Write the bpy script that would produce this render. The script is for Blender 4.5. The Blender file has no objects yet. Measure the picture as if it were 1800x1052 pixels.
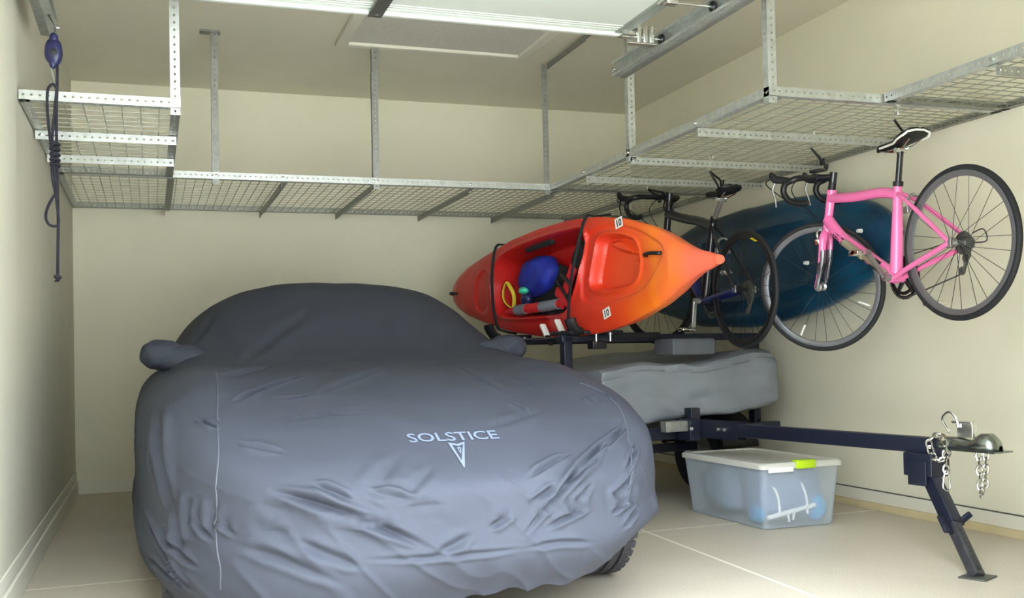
import bpy, bmesh, math, random
import numpy as np
from mathutils import Vector, Matrix, noise
R = math.radians
PI = math.pi
random.seed(7)
sc = bpy.context.scene
C = sc.collection

# ------------------------------------------------------------------ camera
CAM_H = 0.86
def cam_matrix(yaw, pitch, roll):
    y, p, r = R(yaw), R(pitch), R(roll)
    f = Vector((math.sin(y) * math.cos(p), math.cos(y) * math.cos(p), math.sin(p)))
    rt = Vector((math.cos(y), -math.sin(y), 0)); up = rt.cross(f)
    r2 = rt * math.cos(r) + up * math.sin(r); u2 = -rt * math.sin(r) + up * math.cos(r)
    m = Matrix((r2, u2, -f)).transposed().to_4x4()
    m.translation = (0, 0, CAM_H)
    return m
cd = bpy.data.cameras.new('camera'); cam = bpy.data.objects.new('camera', cd); C.objects.link(cam)
cam.matrix_world = cam_matrix(18.7895, 1.2761, -1.2368)
cd.sensor_width = 36; cd.lens = 1806.56 / 1800 * 36
cd.shift_x = (900 - 879.5) / 1800; cd.shift_y = (585.76 - 526) / 1800
cd.clip_start = 0.05; cd.clip_end = 200
sc.camera = cam

# ------------------------------------------------------------------ light
w = bpy.data.worlds.new('sky'); sc.world = w; w.use_nodes = True
wn = w.node_tree.nodes; bg = wn['Background']
SKY_HI, SKY_LO = 13.0, 3.8            # open sky above, the houses and trees across the street below
tcw = wn.new('ShaderNodeTexCoord'); sxw = wn.new('ShaderNodeSeparateXYZ'); rw = wn.new('ShaderNodeValToRGB')
w.node_tree.links.new(tcw.outputs['Generated'], sxw.inputs[0]); w.node_tree.links.new(sxw.outputs['Z'], rw.inputs['Fac'])
rw.color_ramp.elements[0].position = .30; rw.color_ramp.elements[0].color = (.89 * SKY_LO / SKY_HI, .96 * SKY_LO / SKY_HI, 1.02 * SKY_LO / SKY_HI, 1)
rw.color_ramp.elements[1].position = .52; rw.color_ramp.elements[1].color = (.85, .93, 1, 1)
w.node_tree.links.new(rw.outputs['Color'], bg.inputs[0]); bg.inputs[1].default_value = SKY_HI
OPX0, OPX1, OPY, OPZ = -0.34, 2.12, 1.95, 2.18      # the open garage doorway
pl = bpy.data.lights.new('doorway_portal', 'AREA'); pl.shape = 'RECTANGLE'
pl.size = OPX1 - OPX0; pl.size_y = OPZ; pl.cycles.is_portal = True
po = bpy.data.objects.new('doorway_portal', pl); C.objects.link(po)
po.location = ((OPX0 + OPX1) / 2, OPY, OPZ / 2); po.rotation_euler = (R(90), 0, 0)
sd = bpy.data.lights.new('sun', 'SUN'); sd.energy = 7; sd.angle = R(6); sd.color = (1, .96, .88)
so = bpy.data.objects.new('sun', sd); C.objects.link(so); so.rotation_euler = Vector((-.55, -.12, -.83)).to_track_quat('-Z', 'Y').to_euler()
sc.view_settings.view_transform = 'Standard'; sc.view_settings.look = 'None'
sc.view_settings.gamma = 1; sc.view_settings.exposure = 0.78; sc.view_settings.use_curve_mapping = False
sc.cycles.max_bounces = 10; sc.cycles.diffuse_bounces = 6; sc.cycles.transparent_max_bounces = 12

# ------------------------------------------------------------------ materials
def lin(c): return tuple(((v / 255) / 12.92 if v / 255 <= .04045 else ((v / 255 + .055) / 1.055) ** 2.4) for v in c)
def mat(name, rgb, rough=.5, metal=0, var=0, vscale=20, bump=0, bscale=60, rgb2=None, coat=0, sheen=0, spec=None, **kw):
    m = bpy.data.materials.new(name); m.use_nodes = True
    nt = m.node_tree; b = nt.nodes['Principled BSDF']
    c = lin(rgb)
    b.inputs['Base Color'].default_value = (*c, 1)
    b.inputs['Roughness'].default_value = rough; b.inputs['Metallic'].default_value = metal
    if coat: b.inputs['Coat Weight'].default_value = coat; b.inputs['Coat Roughness'].default_value = .15
    if sheen: b.inputs['Sheen Weight'].default_value = sheen; b.inputs['Sheen Roughness'].default_value = .4
    if spec is not None: b.inputs['Specular IOR Level'].default_value = spec
    tc = nt.nodes.new('ShaderNodeTexCoord')
    if var or rgb2:
        n = nt.nodes.new('ShaderNodeTexNoise'); n.inputs['Scale'].default_value = vscale; n.inputs['Detail'].default_value = 5
        nt.links.new(tc.outputs['Object'], n.inputs['Vector'])
        r = nt.nodes.new('ShaderNodeValToRGB'); r.color_ramp.elements[0].position = .35; r.color_ramp.elements[1].position = .65
        c2 = lin(rgb2) if rgb2 else tuple(v * (1 + var) for v in c)
        r.color_ramp.elements[0].color = (*(tuple(v * (1 - var) for v in c) if not rgb2 else c), 1)
        r.color_ramp.elements[1].color = (*c2, 1)
        nt.links.new(n.outputs['Fac'], r.inputs['Fac']); nt.links.new(r.outputs['Color'], b.inputs['Base Color'])
    if bump:
        n2 = nt.nodes.new('ShaderNodeTexNoise'); n2.inputs['Scale'].default_value = bscale; n2.inputs['Detail'].default_value = 4
        nt.links.new(tc.outputs['Object'], n2.inputs['Vector'])
        bp = nt.nodes.new('ShaderNodeBump'); bp.inputs['Strength'].default_value = bump; bp.inputs['Distance'].default_value = .01
        nt.links.new(n2.outputs['Fac'], bp.inputs['Height']); nt.links.new(bp.outputs['Normal'], b.inputs['Normal'])
    return m
M = {}
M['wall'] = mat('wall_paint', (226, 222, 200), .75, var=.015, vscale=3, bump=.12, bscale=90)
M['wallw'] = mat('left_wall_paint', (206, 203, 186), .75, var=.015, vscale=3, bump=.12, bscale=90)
M['ceil'] = mat('ceiling_paint', (222, 218, 198), .85, var=.015, vscale=3, bump=.15, bscale=80)
M['trim'] = mat('trim_paint', (222, 219, 204), .6, bump=.05, bscale=30)
M['curb'] = mat('curb_coating', (205, 190, 150), .6, var=.06, vscale=8)
M['drive'] = mat('driveway_concrete', (205, 203, 196), .9, var=.05, vscale=5, bump=.2)
M['hatch'] = mat('hatch_board', (208, 205, 194), .8, var=.05, vscale=60, bump=.2, bscale=120)
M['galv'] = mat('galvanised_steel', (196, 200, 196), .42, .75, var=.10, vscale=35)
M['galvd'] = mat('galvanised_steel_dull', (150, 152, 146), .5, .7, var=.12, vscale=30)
M['wire'] = mat('zinc_wire', (168, 170, 156), .45, .6)
M['zinc'] = mat('zinc_bright', (225, 226, 220), .25, .95)
M['tyrer'] = mat('tyre_rubber', (56, 55, 60), .7, var=.1, vscale=60)
M['doorw'] = mat('door_white_steel', (198, 204, 196), .45, bump=.03, bscale=200)
M['doorg'] = mat('door_edge_steel', (150, 158, 152), .45, .5)
M['darkst'] = mat('dark_hinge_steel', (92, 94, 90), .5, .6, var=.15, vscale=40)
M['black'] = mat('black_plastic', (18, 19, 22), .45)
M['rubber'] = mat('black_rubber', (30, 31, 34), .7, var=.1, vscale=60)
M['blackst'] = mat('black_powder_steel', (26, 30, 46), .4, .1, bump=.05, bscale=200)
M['navy'] = mat('navy_plastic', (28, 30, 72), .4)
M['rope'] = mat('dark_rope', (10, 10, 16), .85, rgb2=(34, 34, 50), vscale=260)
M['pink'] = mat('pink_gloss_paint', (242, 120, 178), .22, coat=.6)
M['chrome'] = mat('chrome', (220, 220, 218), .15, 1)
M['alloy'] = mat('brushed_alloy', (165, 166, 166), .35, .85)
M['greyal'] = mat('grey_alloy_rim', (138, 141, 148), .35, .7)
M['carbon'] = mat('black_carbon', (24, 24, 28), .25, coat=.5)
M['spoke'] = mat('dark_spoke', (40, 41, 44), .35, .7)
M['blueb'] = mat('blue_frame_paint', (14, 30, 96), .3, coat=.4)
M['blkfr'] = mat('black_frame_paint', (20, 22, 30), .3, coat=.4)
M['white'] = mat('white_plastic', (235, 235, 230), .4)
M['yellow'] = mat('yellow_marking', (225, 205, 30), .5)
M['red'] = mat('red_fabric', (205, 30, 40), .7, var=.08, vscale=40)
M['grey'] = mat('grey_fabric', (120, 124, 134), .8)
M['bluef'] = mat('blue_fabric', (24, 40, 150), .7, var=.15, vscale=20, bump=.4, bscale=25)
M['green'] = mat('green_cap', (60, 190, 150), .45)
M['yellowf'] = mat('yellow_webbing', (210, 190, 50), .75)
M['blackf'] = mat('black_fabric', (20, 20, 24), .85, bump=.3, bscale=60)
M['tan'] = mat('tan_paint', (196, 192, 168), .5)
M['pumpg'] = mat('champagne_metal', (190, 184, 160), .35, .6)
M['coverc'] = mat('car_cover_fabric', (57, 60, 69), .62, var=.03, vscale=2.2, bump=.10, bscale=520, sheen=0, spec=.12)
M['seam'] = mat('cover_seam', (62, 67, 76), .7)
M['logo'] = mat('cover_print', (98, 108, 126), .7)
M['load'] = mat('grey_vinyl', (126, 131, 138), .45, var=.10, vscale=4, bump=.6, bscale=7, spec=.5)
M['pouch'] = mat('grey_pouch_fabric', (88, 92, 98), .7, var=.12, vscale=8, bump=.3, bscale=14)
M['lime'] = mat('lime_latch', (185, 222, 30), .4)
M['carp'] = mat('car_paint', (40, 42, 46), .3, coat=.5)
M['hullt'] = mat('teal_plastic', (6, 40, 60), .34, rgb2=(10, 72, 104), vscale=2.0, bump=.05, bscale=8)

def floor_mat():
    m = bpy.data.materials.new('epoxy_floor'); m.use_nodes = True; nt = m.node_tree; N = nt.nodes.new; L = nt.links.new
    b = nt.nodes['Principled BSDF']; b.inputs['Roughness'].default_value = .42
    g = N('ShaderNodeNewGeometry'); s = N('ShaderNodeSeparateXYZ'); L(g.outputs['Position'], s.inputs[0])
    n = N('ShaderNodeTexNoise'); n.inputs['Scale'].default_value = 150; n.inputs['Detail'].default_value = 2; L(g.outputs['Position'], n.inputs['Vector'])
    r = N('ShaderNodeValToRGB'); r.color_ramp.elements[0].position = .3; r.color_ramp.elements[1].position = .7
    r.color_ramp.elements[0].color = (*lin((186, 176, 160)), 1); r.color_ramp.elements[1].color = (*lin((206, 198, 182)), 1)
    L(n.outputs['Fac'], r.inputs['Fac'])
    n3 = N('ShaderNodeTexNoise'); n3.inputs['Scale'].default_value = 1.7; n3.inputs['Detail'].default_value = 6; L(g.outputs['Position'], n3.inputs['Vector'])
    r3 = N('ShaderNodeValToRGB'); r3.color_ramp.elements[0].position = .35; r3.color_ramp.elements[1].position = .7
    r3.color_ramp.elements[0].color = (.9, .9, .9, 1); r3.color_ramp.elements[1].color = (1, 1, 1, 1); L(n3.outputs['Fac'], r3.inputs['Fac'])
    mu = N('ShaderNodeMixRGB'); mu.blend_type = 'MULTIPLY'; mu.inputs[0].default_value = 1; L(r.outputs[0], mu.inputs[1]); L(r3.outputs[0], mu.inputs[2])
    def line(a, bx, by):   # |a + bx*x + by*y| < w
        m1 = N('ShaderNodeMath'); m1.operation = 'MULTIPLY'; m1.inputs[1].default_value = bx; L(s.outputs['X'], m1.inputs[0])
        m2 = N('ShaderNodeMath'); m2.operation = 'MULTIPLY'; m2.inputs[1].default_value = by; L(s.outputs['Y'], m2.inputs[0])
        m3 = N('ShaderNodeMath'); m3.operation = 'ADD'; L(m1.outputs[0], m3.inputs[0]); L(m2.outputs[0], m3.inputs[1])
        m4 = N('ShaderNodeMath'); m4.operation = 'ADD'; m4.inputs[1].default_value = a; L(m3.outputs[0], m4.inputs[0])
        m5 = N('ShaderNodeMath'); m5.operation = 'ABSOLUTE'; L(m4.outputs[0], m5.inputs[0])
        m6 = N('ShaderNodeMath'); m6.operation = 'LESS_THAN'; m6.inputs[1].default_value = .0075; L(m5.outputs[0], m6.inputs[0])
        return m6
    l1 = line(-4.364, -.0488, 1); l2 = line(-2.02, 1, -.0497)
    mx = N('ShaderNodeMath'); mx.operation = 'MAXIMUM'; L(l1.outputs[0], mx.inputs[0]); L(l2.outputs[0], mx.inputs[1])
    fin = N('ShaderNodeMixRGB'); L(mx.outputs[0], fin.inputs[0]); L(mu.outputs[0], fin.inputs[1]); fin.inputs[2].default_value = (*lin((236, 230, 216)), 1)
    L(fin.outputs[0], b.inputs['Base Color'])
    return m
M['floor'] = floor_mat()

def kayak_mat():
    m = bpy.data.materials.new('molded_kayak_plastic'); m.use_nodes = True; nt = m.node_tree; N = nt.nodes.new; L = nt.links.new
    b = nt.nodes['Principled BSDF']; b.inputs['Roughness'].default_value = .36
    at = N('ShaderNodeAttribute'); at.attribute_name = 'along'
    tc = N('ShaderNodeTexCoord')
    n = N('ShaderNodeTexNoise'); n.inputs['Scale'].default_value = 2.4; n.inputs['Detail'].default_value = 2; L(tc.outputs['Object'], n.inputs['Vector'])
    ad = N('ShaderNodeMath'); ad.operation = 'MULTIPLY_ADD'; ad.inputs[1].default_value = .34; L(n.outputs['Fac'], ad.inputs[0])
    sb = N('ShaderNodeMath'); sb.operation = 'SUBTRACT'; sb.inputs[1].default_value = .17; L(at.outputs['Fac'], sb.inputs[0]); L(sb.outputs[0], ad.inputs[2])
    r = N('ShaderNodeValToRGB'); e = r.color_ramp.elements
    e[0].position = 0; e[0].color = (*lin((196, 60, 40)), 1); e[1].position = 1; e[1].color = (*lin((232, 104, 78)), 1)
    for p, c in ((.18, (186, 34, 30)), (.5, (190, 28, 28)), (.63, (214, 58, 34)), (.78, (228, 82, 34)), (.86, (238, 122, 32)), (.91, (236, 112, 52))):
        q = e.new(p); q.color = (*lin(c), 1)
    L(ad.outputs[0], r.inputs['Fac']); L(r.outputs[0], b.inputs['Base Color'])
    return m
M['kayak'] = kayak_mat()

def frosted():
    m = bpy.data.materials.new('frosted_clear_plastic'); m.use_nodes = True; nt = m.node_tree; N = nt.nodes.new; L = nt.links.new
    b = nt.nodes['Principled BSDF']; b.inputs['Base Color'].default_value = (*lin((214, 224, 230)), 1); b.inputs['Roughness'].default_value = .3
    t = N('ShaderNodeBsdfTransparent'); t.inputs[0].default_value = (.93, .96, 1, 1)
    mx = N('ShaderNodeMixShader'); mx.inputs[0].default_value = .36
    L(t.outputs[0], mx.inputs[1]); L(b.outputs[0], mx.inputs[2]); L(mx.outputs[0], nt.nodes['Material Output'].inputs['Surface'])
    return m
M['frost'] = frosted()
def frosted2():
    m = M['frost'].copy(); m.name = 'frosted_lid_plastic'
    for n in m.node_tree.nodes:
        if n.type == 'MIX_SHADER': n.inputs[0].default_value = .78
        if n.type == 'BSDF_PRINCIPLED': n.inputs['Base Color'].default_value = (*lin((226, 226, 216)), 1)
    return m
M['lid'] = frosted2()

# ------------------------------------------------------------------ mesh builder
class MB:
    def __init__(s): s.v = []; s.f = []; s.att = None
    def add(s, vs, fs, T=None):
        o = len(s.v)
        s.v += [(T @ Vector(p)) if T is not None else Vector(p) for p in vs]
        s.f += [tuple(i + o for i in f) for f in fs]; return s
    def box(s, x0, x1, y0, y1, z0, z1, T=None, bev=0):
        if bev:
            b = bev; bm = bmesh.new(); bmesh.ops.create_cube(bm, size=1)
            for q in bm.verts: q.co = Vector(((x0 + x1) / 2 + q.co.x * (x1 - x0), (y0 + y1) / 2 + q.co.y * (y1 - y0), (z0 + z1) / 2 + q.co.z * (z1 - z0)))
            bmesh.ops.bevel(bm, geom=bm.edges[:], offset=b, segments=3, affect='EDGES', profile=.5)
            bm.verts.index_update()
            s.add([q.co.copy() for q in bm.verts], [tuple(q.index for q in f.verts) for f in bm.faces], T); bm.free(); return s
        return s.add([(x, y, z) for x in (x0, x1) for y in (y0, y1) for z in (z0, z1)],
                     [(0, 1, 3, 2), (4, 6, 7, 5), (0, 4, 5, 1), (2, 3, 7, 6), (0, 2, 6, 4), (1, 5, 7, 3)], T)
    def bar(s, a, b, wd, ht, up=(0, 0, 1), bev=0, T=None):
        a = Vector(a); b = Vector(b); d = (b - a); L = d.length; d.normalize()
        x = Vector(up).cross(d); x = x.normalized() if x.length > 1e-6 else Vector((1, 0, 0)); z = d.cross(x)
        m = Matrix((x, d, z)).transposed().to_4x4(); m.translation = a
        if T is not None: m = T @ m
        return s.box(-wd / 2, wd / 2, 0, L, -ht / 2, ht / 2, m, bev)
    def tube(s, path, r, n=8, closed=False, T=None, flat=1.0):
        P = [Vector(p) for p in path]; k = len(P); rr = r if isinstance(r, (list, tuple)) else [r] * k
        vs = []; fs = []; nrm = None
        for i in range(k):
            if closed: d = P[(i + 1) % k] - P[i - 1]
            else: d = P[min(i + 1, k - 1)] - P[max(i - 1, 0)]
            d.normalize()
            if nrm is None:
                nrm = d.orthogonal().normalized()
            else:
                nrm = nrm - d * nrm.dot(d); nrm.normalize()
            bn = d.cross(nrm)
            for j in range(n):
                a = 2 * PI * j / n; vs.append(P[i] + nrm * math.cos(a) * rr[i] + bn * math.sin(a) * rr[i] * flat)
        m = k if closed else k - 1
        for i in range(m):
            for j in range(n):
                a = i * n + j; b = i * n + (j + 1) % n; c = ((i + 1) % k) * n + (j + 1) % n; d = ((i + 1) % k) * n + j
                fs.append((a, b, c, d))
        if not closed: fs.append(tuple(range(n))[::-1]); fs.append(tuple((k - 1) * n + j for j in range(n)))
        return s.add(vs, fs, T)
    def cyl(s, a, b, r, n=16, r2=None, T=None): return s.tube([a, b], [r, r if r2 is None else r2], n, T=T)
    def torus(s, c, axis, Rr, r, n=48, m=8, T=None, squash=1.0, a0=0, a1=2 * PI):
        c = Vector(c); ax = Vector(axis).normalized(); u = ax.orthogonal().normalized(); v = ax.cross(u)
        vs = []; fs = []; cl = abs(a1 - a0 - 2 * PI) < 1e-6; nn = n if cl else n + 1
        for i in range(nn):
            a = a0 + (a1 - a0) * i / n; rad = u * math.cos(a) + v * math.sin(a)
            for j in range(m):
                q = 2 * PI * j / m; vs.append(c + rad * (Rr + r * math.cos(q)) + ax * r * squash * math.sin(q))
        for i in range(n):
            for j in range(m): fs.append((i * m + j, ((i + 1) % nn) * m + j, ((i + 1) % nn) * m + (j + 1) % m, i * m + (j + 1) % m))
        return s.add(vs, fs, T)
    def lathe(s, c, axis, prof, n=48, closed=False, T=None):   # prof: (radius, offset along axis)
        c = Vector(c); ax = Vector(axis).normalized(); u = ax.orthogonal().normalized(); v = ax.cross(u); m = len(prof)
        vs = []; fs = []
        for i in range(n):
            a = 2 * PI * i / n; rad = u * math.cos(a) + v * math.sin(a)
            for (r_, o_) in prof: vs.append(c + rad * r_ + ax * o_)
        for i in range(n):
            for j in range(m if closed else m - 1):
                fs.append((i * m + j, ((i + 1) % n) * m + j, ((i + 1) % n) * m + (j + 1) % m, i * m + (j + 1) % m))
        return s.add(vs, fs, T)
    def blob(s, c, size, seed=0, amp=.15, sub=3, T=None, fr=1.5, boxy=1.0):
        bm = bmesh.new(); bmesh.ops.create_icosphere(bm, subdivisions=sub, radius=1)
        for q in bm.verts:
            p = q.co.normalized()
            if boxy != 1: p = Vector([math.copysign(abs(t) ** boxy, t) for t in p])
            p = p * (1 + amp * noise.noise(q.co * fr + Vector((seed, seed * 2, 0))))
            q.co = Vector((c[0] + p.x * size[0], c[1] + p.y * size[1], c[2] + p.z * size[2]))
        bm.verts.index_update()
        s.add([q.co.copy() for q in bm.verts], [tuple(q.index for q in f.verts) for f in bm.faces], T); bm.free(); return s
    def build(s, name, m, parent=None, smooth=True, root=None, solid=0, origin=None):
        # vertices are in world coordinates; root is the top-level Empty whose frame they are moved into
        me = bpy.data.meshes.new(name)
        if parent is not None:
            top = parent
            while top.parent: top = top.parent
            inv = (Matrix.Translation(top.location) @ top.rotation_euler.to_matrix().to_4x4()).inverted()
            vs = [inv @ q for q in s.v]; loc = None
        else:
            A = np.array([tuple(q) for q in s.v]); loc = Vector(((A[:, 0].min() + A[:, 0].max()) / 2, (A[:, 1].min() + A[:, 1].max()) / 2, A[:, 2].min())) if origin is None else Vector(origin)
            vs = [q - loc for q in s.v]
        me.from_pydata([tuple(q) for q in vs], [], s.f); me.update()
        bm = bmesh.new(); bm.from_mesh(me); bmesh.ops.recalc_face_normals(bm, faces=bm.faces[:]) if not solid else None
        bm.to_mesh(me); bm.free()
        if s.att is not None:
            a = me.attributes.new('along', 'FLOAT', 'POINT'); a.data.foreach_set('value', s.att)
        if smooth:
            me.polygons.foreach_set('use_smooth', [True] * len(me.polygons))
            try: me.set_sharp_from_angle(angle=R(38))
            except Exception: pass
        o = bpy.data.objects.new(name, me); me.materials.append(m); C.objects.link(o)
        if parent is not None:
            o.parent = parent
            if parent.type == 'MESH' and parent.parent is None:   # parent mesh at top level: its own location is the frame
                pass
        else: o.location = loc
        if solid:
            md = o.modifiers.new('thickness', 'SOLIDIFY'); md.thickness = solid; md.offset = 0
        return o
def tag(o, label=None, cat=None, group=None, kind=None):
    if label: o['label'] = label
    if cat: o['category'] = cat
    if group: o['group'] = group
    if kind: o['kind'] = kind
    return o
def thing(name, label, cat, loc, rotz=0, group=None):
    o = bpy.data.objects.new(name, None); C.objects.link(o); o.location = loc; o.rotation_euler = (0, 0, rotz)
    o.empty_display_size = .1
    return tag(o, label, cat, group)
def copy_tree(o, parent=None):
    c = o.copy(); C.objects.link(c); c.parent = parent
    for ch in list(o.children): copy_tree(ch, c)
    return c
def struct(mb, name, m, smooth=False): return tag(mb.build(name, m, smooth=smooth), kind='structure')
def smooth_path(pts, k=6, closed=False):
    P = [Vector(p) for p in pts]; n = len(P); out = []
    for i in range(n if closed else n - 1):
        g = (lambda j: P[j % n]) if closed else (lambda j: P[max(0, min(n - 1, j))])
        p0, p1, p2, p3 = g(i - 1), g(i), g(i + 1), g(i + 2)
        for q in range(k):
            t = q / k
            out.append(.5 * ((2 * p1) + (p2 - p0) * t + (2 * p0 - 5 * p1 + 4 * p2 - p3) * t * t + (3 * p1 - p0 - 3 * p2 + p3) * t ** 3))
    if not closed: out.append(P[-1])
    return out

# ------------------------------------------------------------------ the room
XL, XR, YB, ZC = -0.484, 3.645, 7.391, 2.766
struct(MB().box(XL - .15, XR + .15, OPY - .15, YB + .15, -.1, 0), 'floor', M['floor'])
struct(MB().box(-9, 12, -14, OPY - .15, -.1, -.004), 'driveway', M['drive'])
struct(MB().box(XL - .15, XR + .15, OPY - .15, YB + .15, ZC, ZC + .12), 'ceiling', M['ceil'])
struct(MB().box(XL - .15, XR + .15, YB, YB + .15, 0, ZC), 'wall_back', M['wall'])
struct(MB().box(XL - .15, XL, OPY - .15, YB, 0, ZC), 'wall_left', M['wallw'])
struct(MB().box(XR, XR + .15, OPY - .15, YB, 0, ZC), 'wall_right', M['wall'])
fw = MB().box(XL, OPX0, OPY - .15, OPY, 0, ZC).box(OPX1, XR, OPY - .15, OPY, 0, ZC).box(OPX0, OPX1, OPY - .15, OPY, OPZ, ZC)
struct(fw, 'wall_front', M['wall'])
# base of the right wall: white board with a groove above, coated kerb below
b = MB().box(XR - .012, XR, OPY, YB, .036, .098, bev=.002)
struct(b, 'baseboard_right', M['trim'])
struct(MB().box(XR - .024, XR, OPY, YB, 0, .036), 'trim_1', M['curb'])
struct(MB().box(XR - .003, XR, OPY, YB, .103, .42), 'trim_2', M['wall'])
struct(MB().box(XR - .0125, XR, OPY, YB, .0985, .1035), 'groove_shade_strip', mat('painted_gap_shadow', (92, 90, 84), .9))  # dark grey strip: the groove's shadow line, put in as colour
struct(MB().box(XL, XL + .016, OPY, YB, 0, .092, bev=.003), 'baseboard_left', M['trim'])
struct(MB().box(XL, XL + .007, OPY, YB, .098, .152, bev=.002), 'trim_3', M['trim'])
struct(MB().box(XL + .016, XR - .024, YB - .014, YB, 0, .085, bev=.003), 'baseboard_back', M['trim'])
# attic hatch
h = thing('attic_hatch', 'flat grey attic hatch in pale frame set in the garage ceiling', 'hatch', (1.68, 5.6, ZC))
HX0, HX1, HY0, HY1 = 1.07, 2.29, 5.12, 6.12
f = MB()
for a in ((HX0, HX0 + .07, HY0, HY1), (HX1 - .07, HX1, HY0, HY1), (HX0 + .07, HX1 - .07, HY0, HY0 + .07), (HX0 + .07, HX1 - .07, HY1 - .07, HY1)):
    f.box(*a, ZC - .028, ZC - .0005, bev=.006)
f.build('frame', M['trim'], h)
MB().box(HX0 + .07, HX1 - .07, HY0 + .07, HY1 - .07, ZC - .010, ZC - .001).build('panel', M['hatch'], h, smooth=False)

# ------------------------------------------------------------------ overhead garage door, open
DZ = 2.30; DX0, DX1, DYF = -0.28, 2.053, 4.21
gd = thing('garage_door', 'white sectional garage door rolled open under the ceiling', 'garage door', ((DX0 + DX1) / 2, DYF - 1, DZ))
y1 = DYF
for i in range(4):
    y0 = y1 - .53
    p = MB()
    p.box(DX0, DX1, y0 + .004, y1 - .004, DZ + .012, DZ + .045)
    p.box(DX0, DX1, y1 - .030, y1 - .004, DZ - .006, DZ + .012, bev=.003)           # rolled lip
    p.box(DX0, DX1, y0 + .004, y0 + .026, DZ - .004, DZ + .012, bev=.003)
    for q in (.06, .085, .11): p.box(DX0, DX1, y1 - q - .006, y1 - q, DZ + .008, DZ + .012, bev=.0015)
    pn = p.build('door_panel', M['doorw'], gd)
    MB().box(DX1 - .055, DX1 + .002, y0 + .03, y1 - .034, DZ + .003, DZ + .012).build('end_stile', M['doorg'], pn, smooth=False)
    MB().box(DX0 - .002, DX0 + .055, y0 + .03, y1 - .034, DZ + .003, DZ + .012).build('end_stile', M['doorg'], pn, smooth=False)
    xc = .905
    MB().box(xc - .03, xc + .03, y0 + .03, y1 + .001, DZ - .010, DZ + .0025, bev=.002).cyl((xc + .005, y1 - .03, DZ - .015), (xc + .005, y1 - .03, DZ - .009), .012, 10).build('centre_stile', M['darkst'], pn)
    y1 = y0
for sx, ex, rx in ((1, DX1, 2.235), (-1, DX0, -.375)):
    # bright top fixture with three ribs and its roller
    y = DYF - .045
    g = MB(); g.box(min(ex, ex + sx * .12), max(ex, ex + sx * .12), y - .05, y + .05, DZ + .012, DZ + .016)
    for q in (0, 1, 2): g.box(min(ex + sx * (.022 + .031 * q), ex + sx * (.046 + .031 * q)), max(ex + sx * (.022 + .031 * q), ex + sx * (.046 + .031 * q)), y - .055, y - .035, DZ - .052, DZ + .030, bev=.007)
    g.box(min(ex - sx * .02, ex + sx * .115), max(ex - sx * .02, ex + sx * .115), y - .06, y - .02, DZ - .060, DZ - .053, bev=.002)
    g.box(min(ex - sx * .04, ex + sx * .04), max(ex - sx * .04, ex + sx * .04), y - .035, y + .03, DZ - .012, DZ + .004)
    g.build('top_fixture', M['zinc'], gd)
    for y in (DYF - .045, DYF - .50, DYF - 1.06):
        rr = MB().cyl((ex - sx * .03, y, DZ - .012), (rx - sx * .02, y, DZ - .012), .0055, 10)
        s_ = rr.build('roller_stem', M['zinc'], gd)
        MB().lathe((rx - sx * .012, y, DZ - .012), (1, 0, 0), [(.004, -.008), (.02, -.008), (.023, -.003), (.023, .003), (.02, .008), (.004, .008)], 20).build('roller', M['black'], s_)
        if y < DYF - .1:
            MB().box(min(ex - sx * .06, ex), max(ex - sx * .06, ex), y - .05, y + .05, DZ - .010, DZ + .003, bev=.002).box(min(ex, ex - sx * .05), max(ex, ex - sx * .05), y - .02, y + .02, DZ - .022, DZ - .008, bev=.003).build('hinge', M['zinc'], gd)
def channel(x, sx, lab, grp='garage door tracks'):
    t = thing('door_track', lab, 'door track', (x, 3.4, DZ - .05), 0, grp)
    yE = 4.68
    prof = [(-.022, -.042), (-.022, -.034), (-.030, -.030), (.0, -.034)]
    m = MB()
    # C section open towards the door
    m.box(x + sx * .012 - .0012, x + sx * .012 + .0012, 2.3, yE, DZ - .045, DZ + .025)
    for z in (DZ - .045, DZ + .025): m.box(min(x - sx * .020, x + sx * .012), max(x - sx * .020, x + sx * .012), 2.3, yE, z - .0012, z + .0012)
    for z, q in ((DZ - .045, 1), (DZ + .025, -1)): m.box(x - sx * .020 - .0012, x - sx * .020 + .0012, 2.3, yE, min(z, z + q * .010), max(z, z + q * .010))
    m.build('rail', M['galv'], t, smooth=False)
    MB().box(x + sx * .014 - .0015, x + sx * .014 + .0015, 2.4, yE - .02, DZ - .055, DZ + .015).box(x + sx * .014 - (0 if sx > 0 else .03), x + sx * .014 + (.03 if sx > 0 else 0), 2.4, yE - .02, DZ - .056, DZ - .053).build('stiffener_angle', M['galvd'], t, smooth=False)
    MB().cyl((x - sx * .03, yE - .03, DZ - .02), (x + sx * .03, yE - .03, DZ - .02), .006, 8).lathe((x - sx * .02, yE - .03, DZ - .02), (1, 0, 0), [(0.001, -.012), (.013, -.010), (.013, 0), (0.001, 0)], 12).build('end_bolt', M['zinc'], t)
    return t
XT = 2.235
tR = channel(XT, 1, 'galvanised door track end in front of the right rack post')
tL = channel(-.375, -1, 'galvanised door track end above the hanging rope near left wall')

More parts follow.
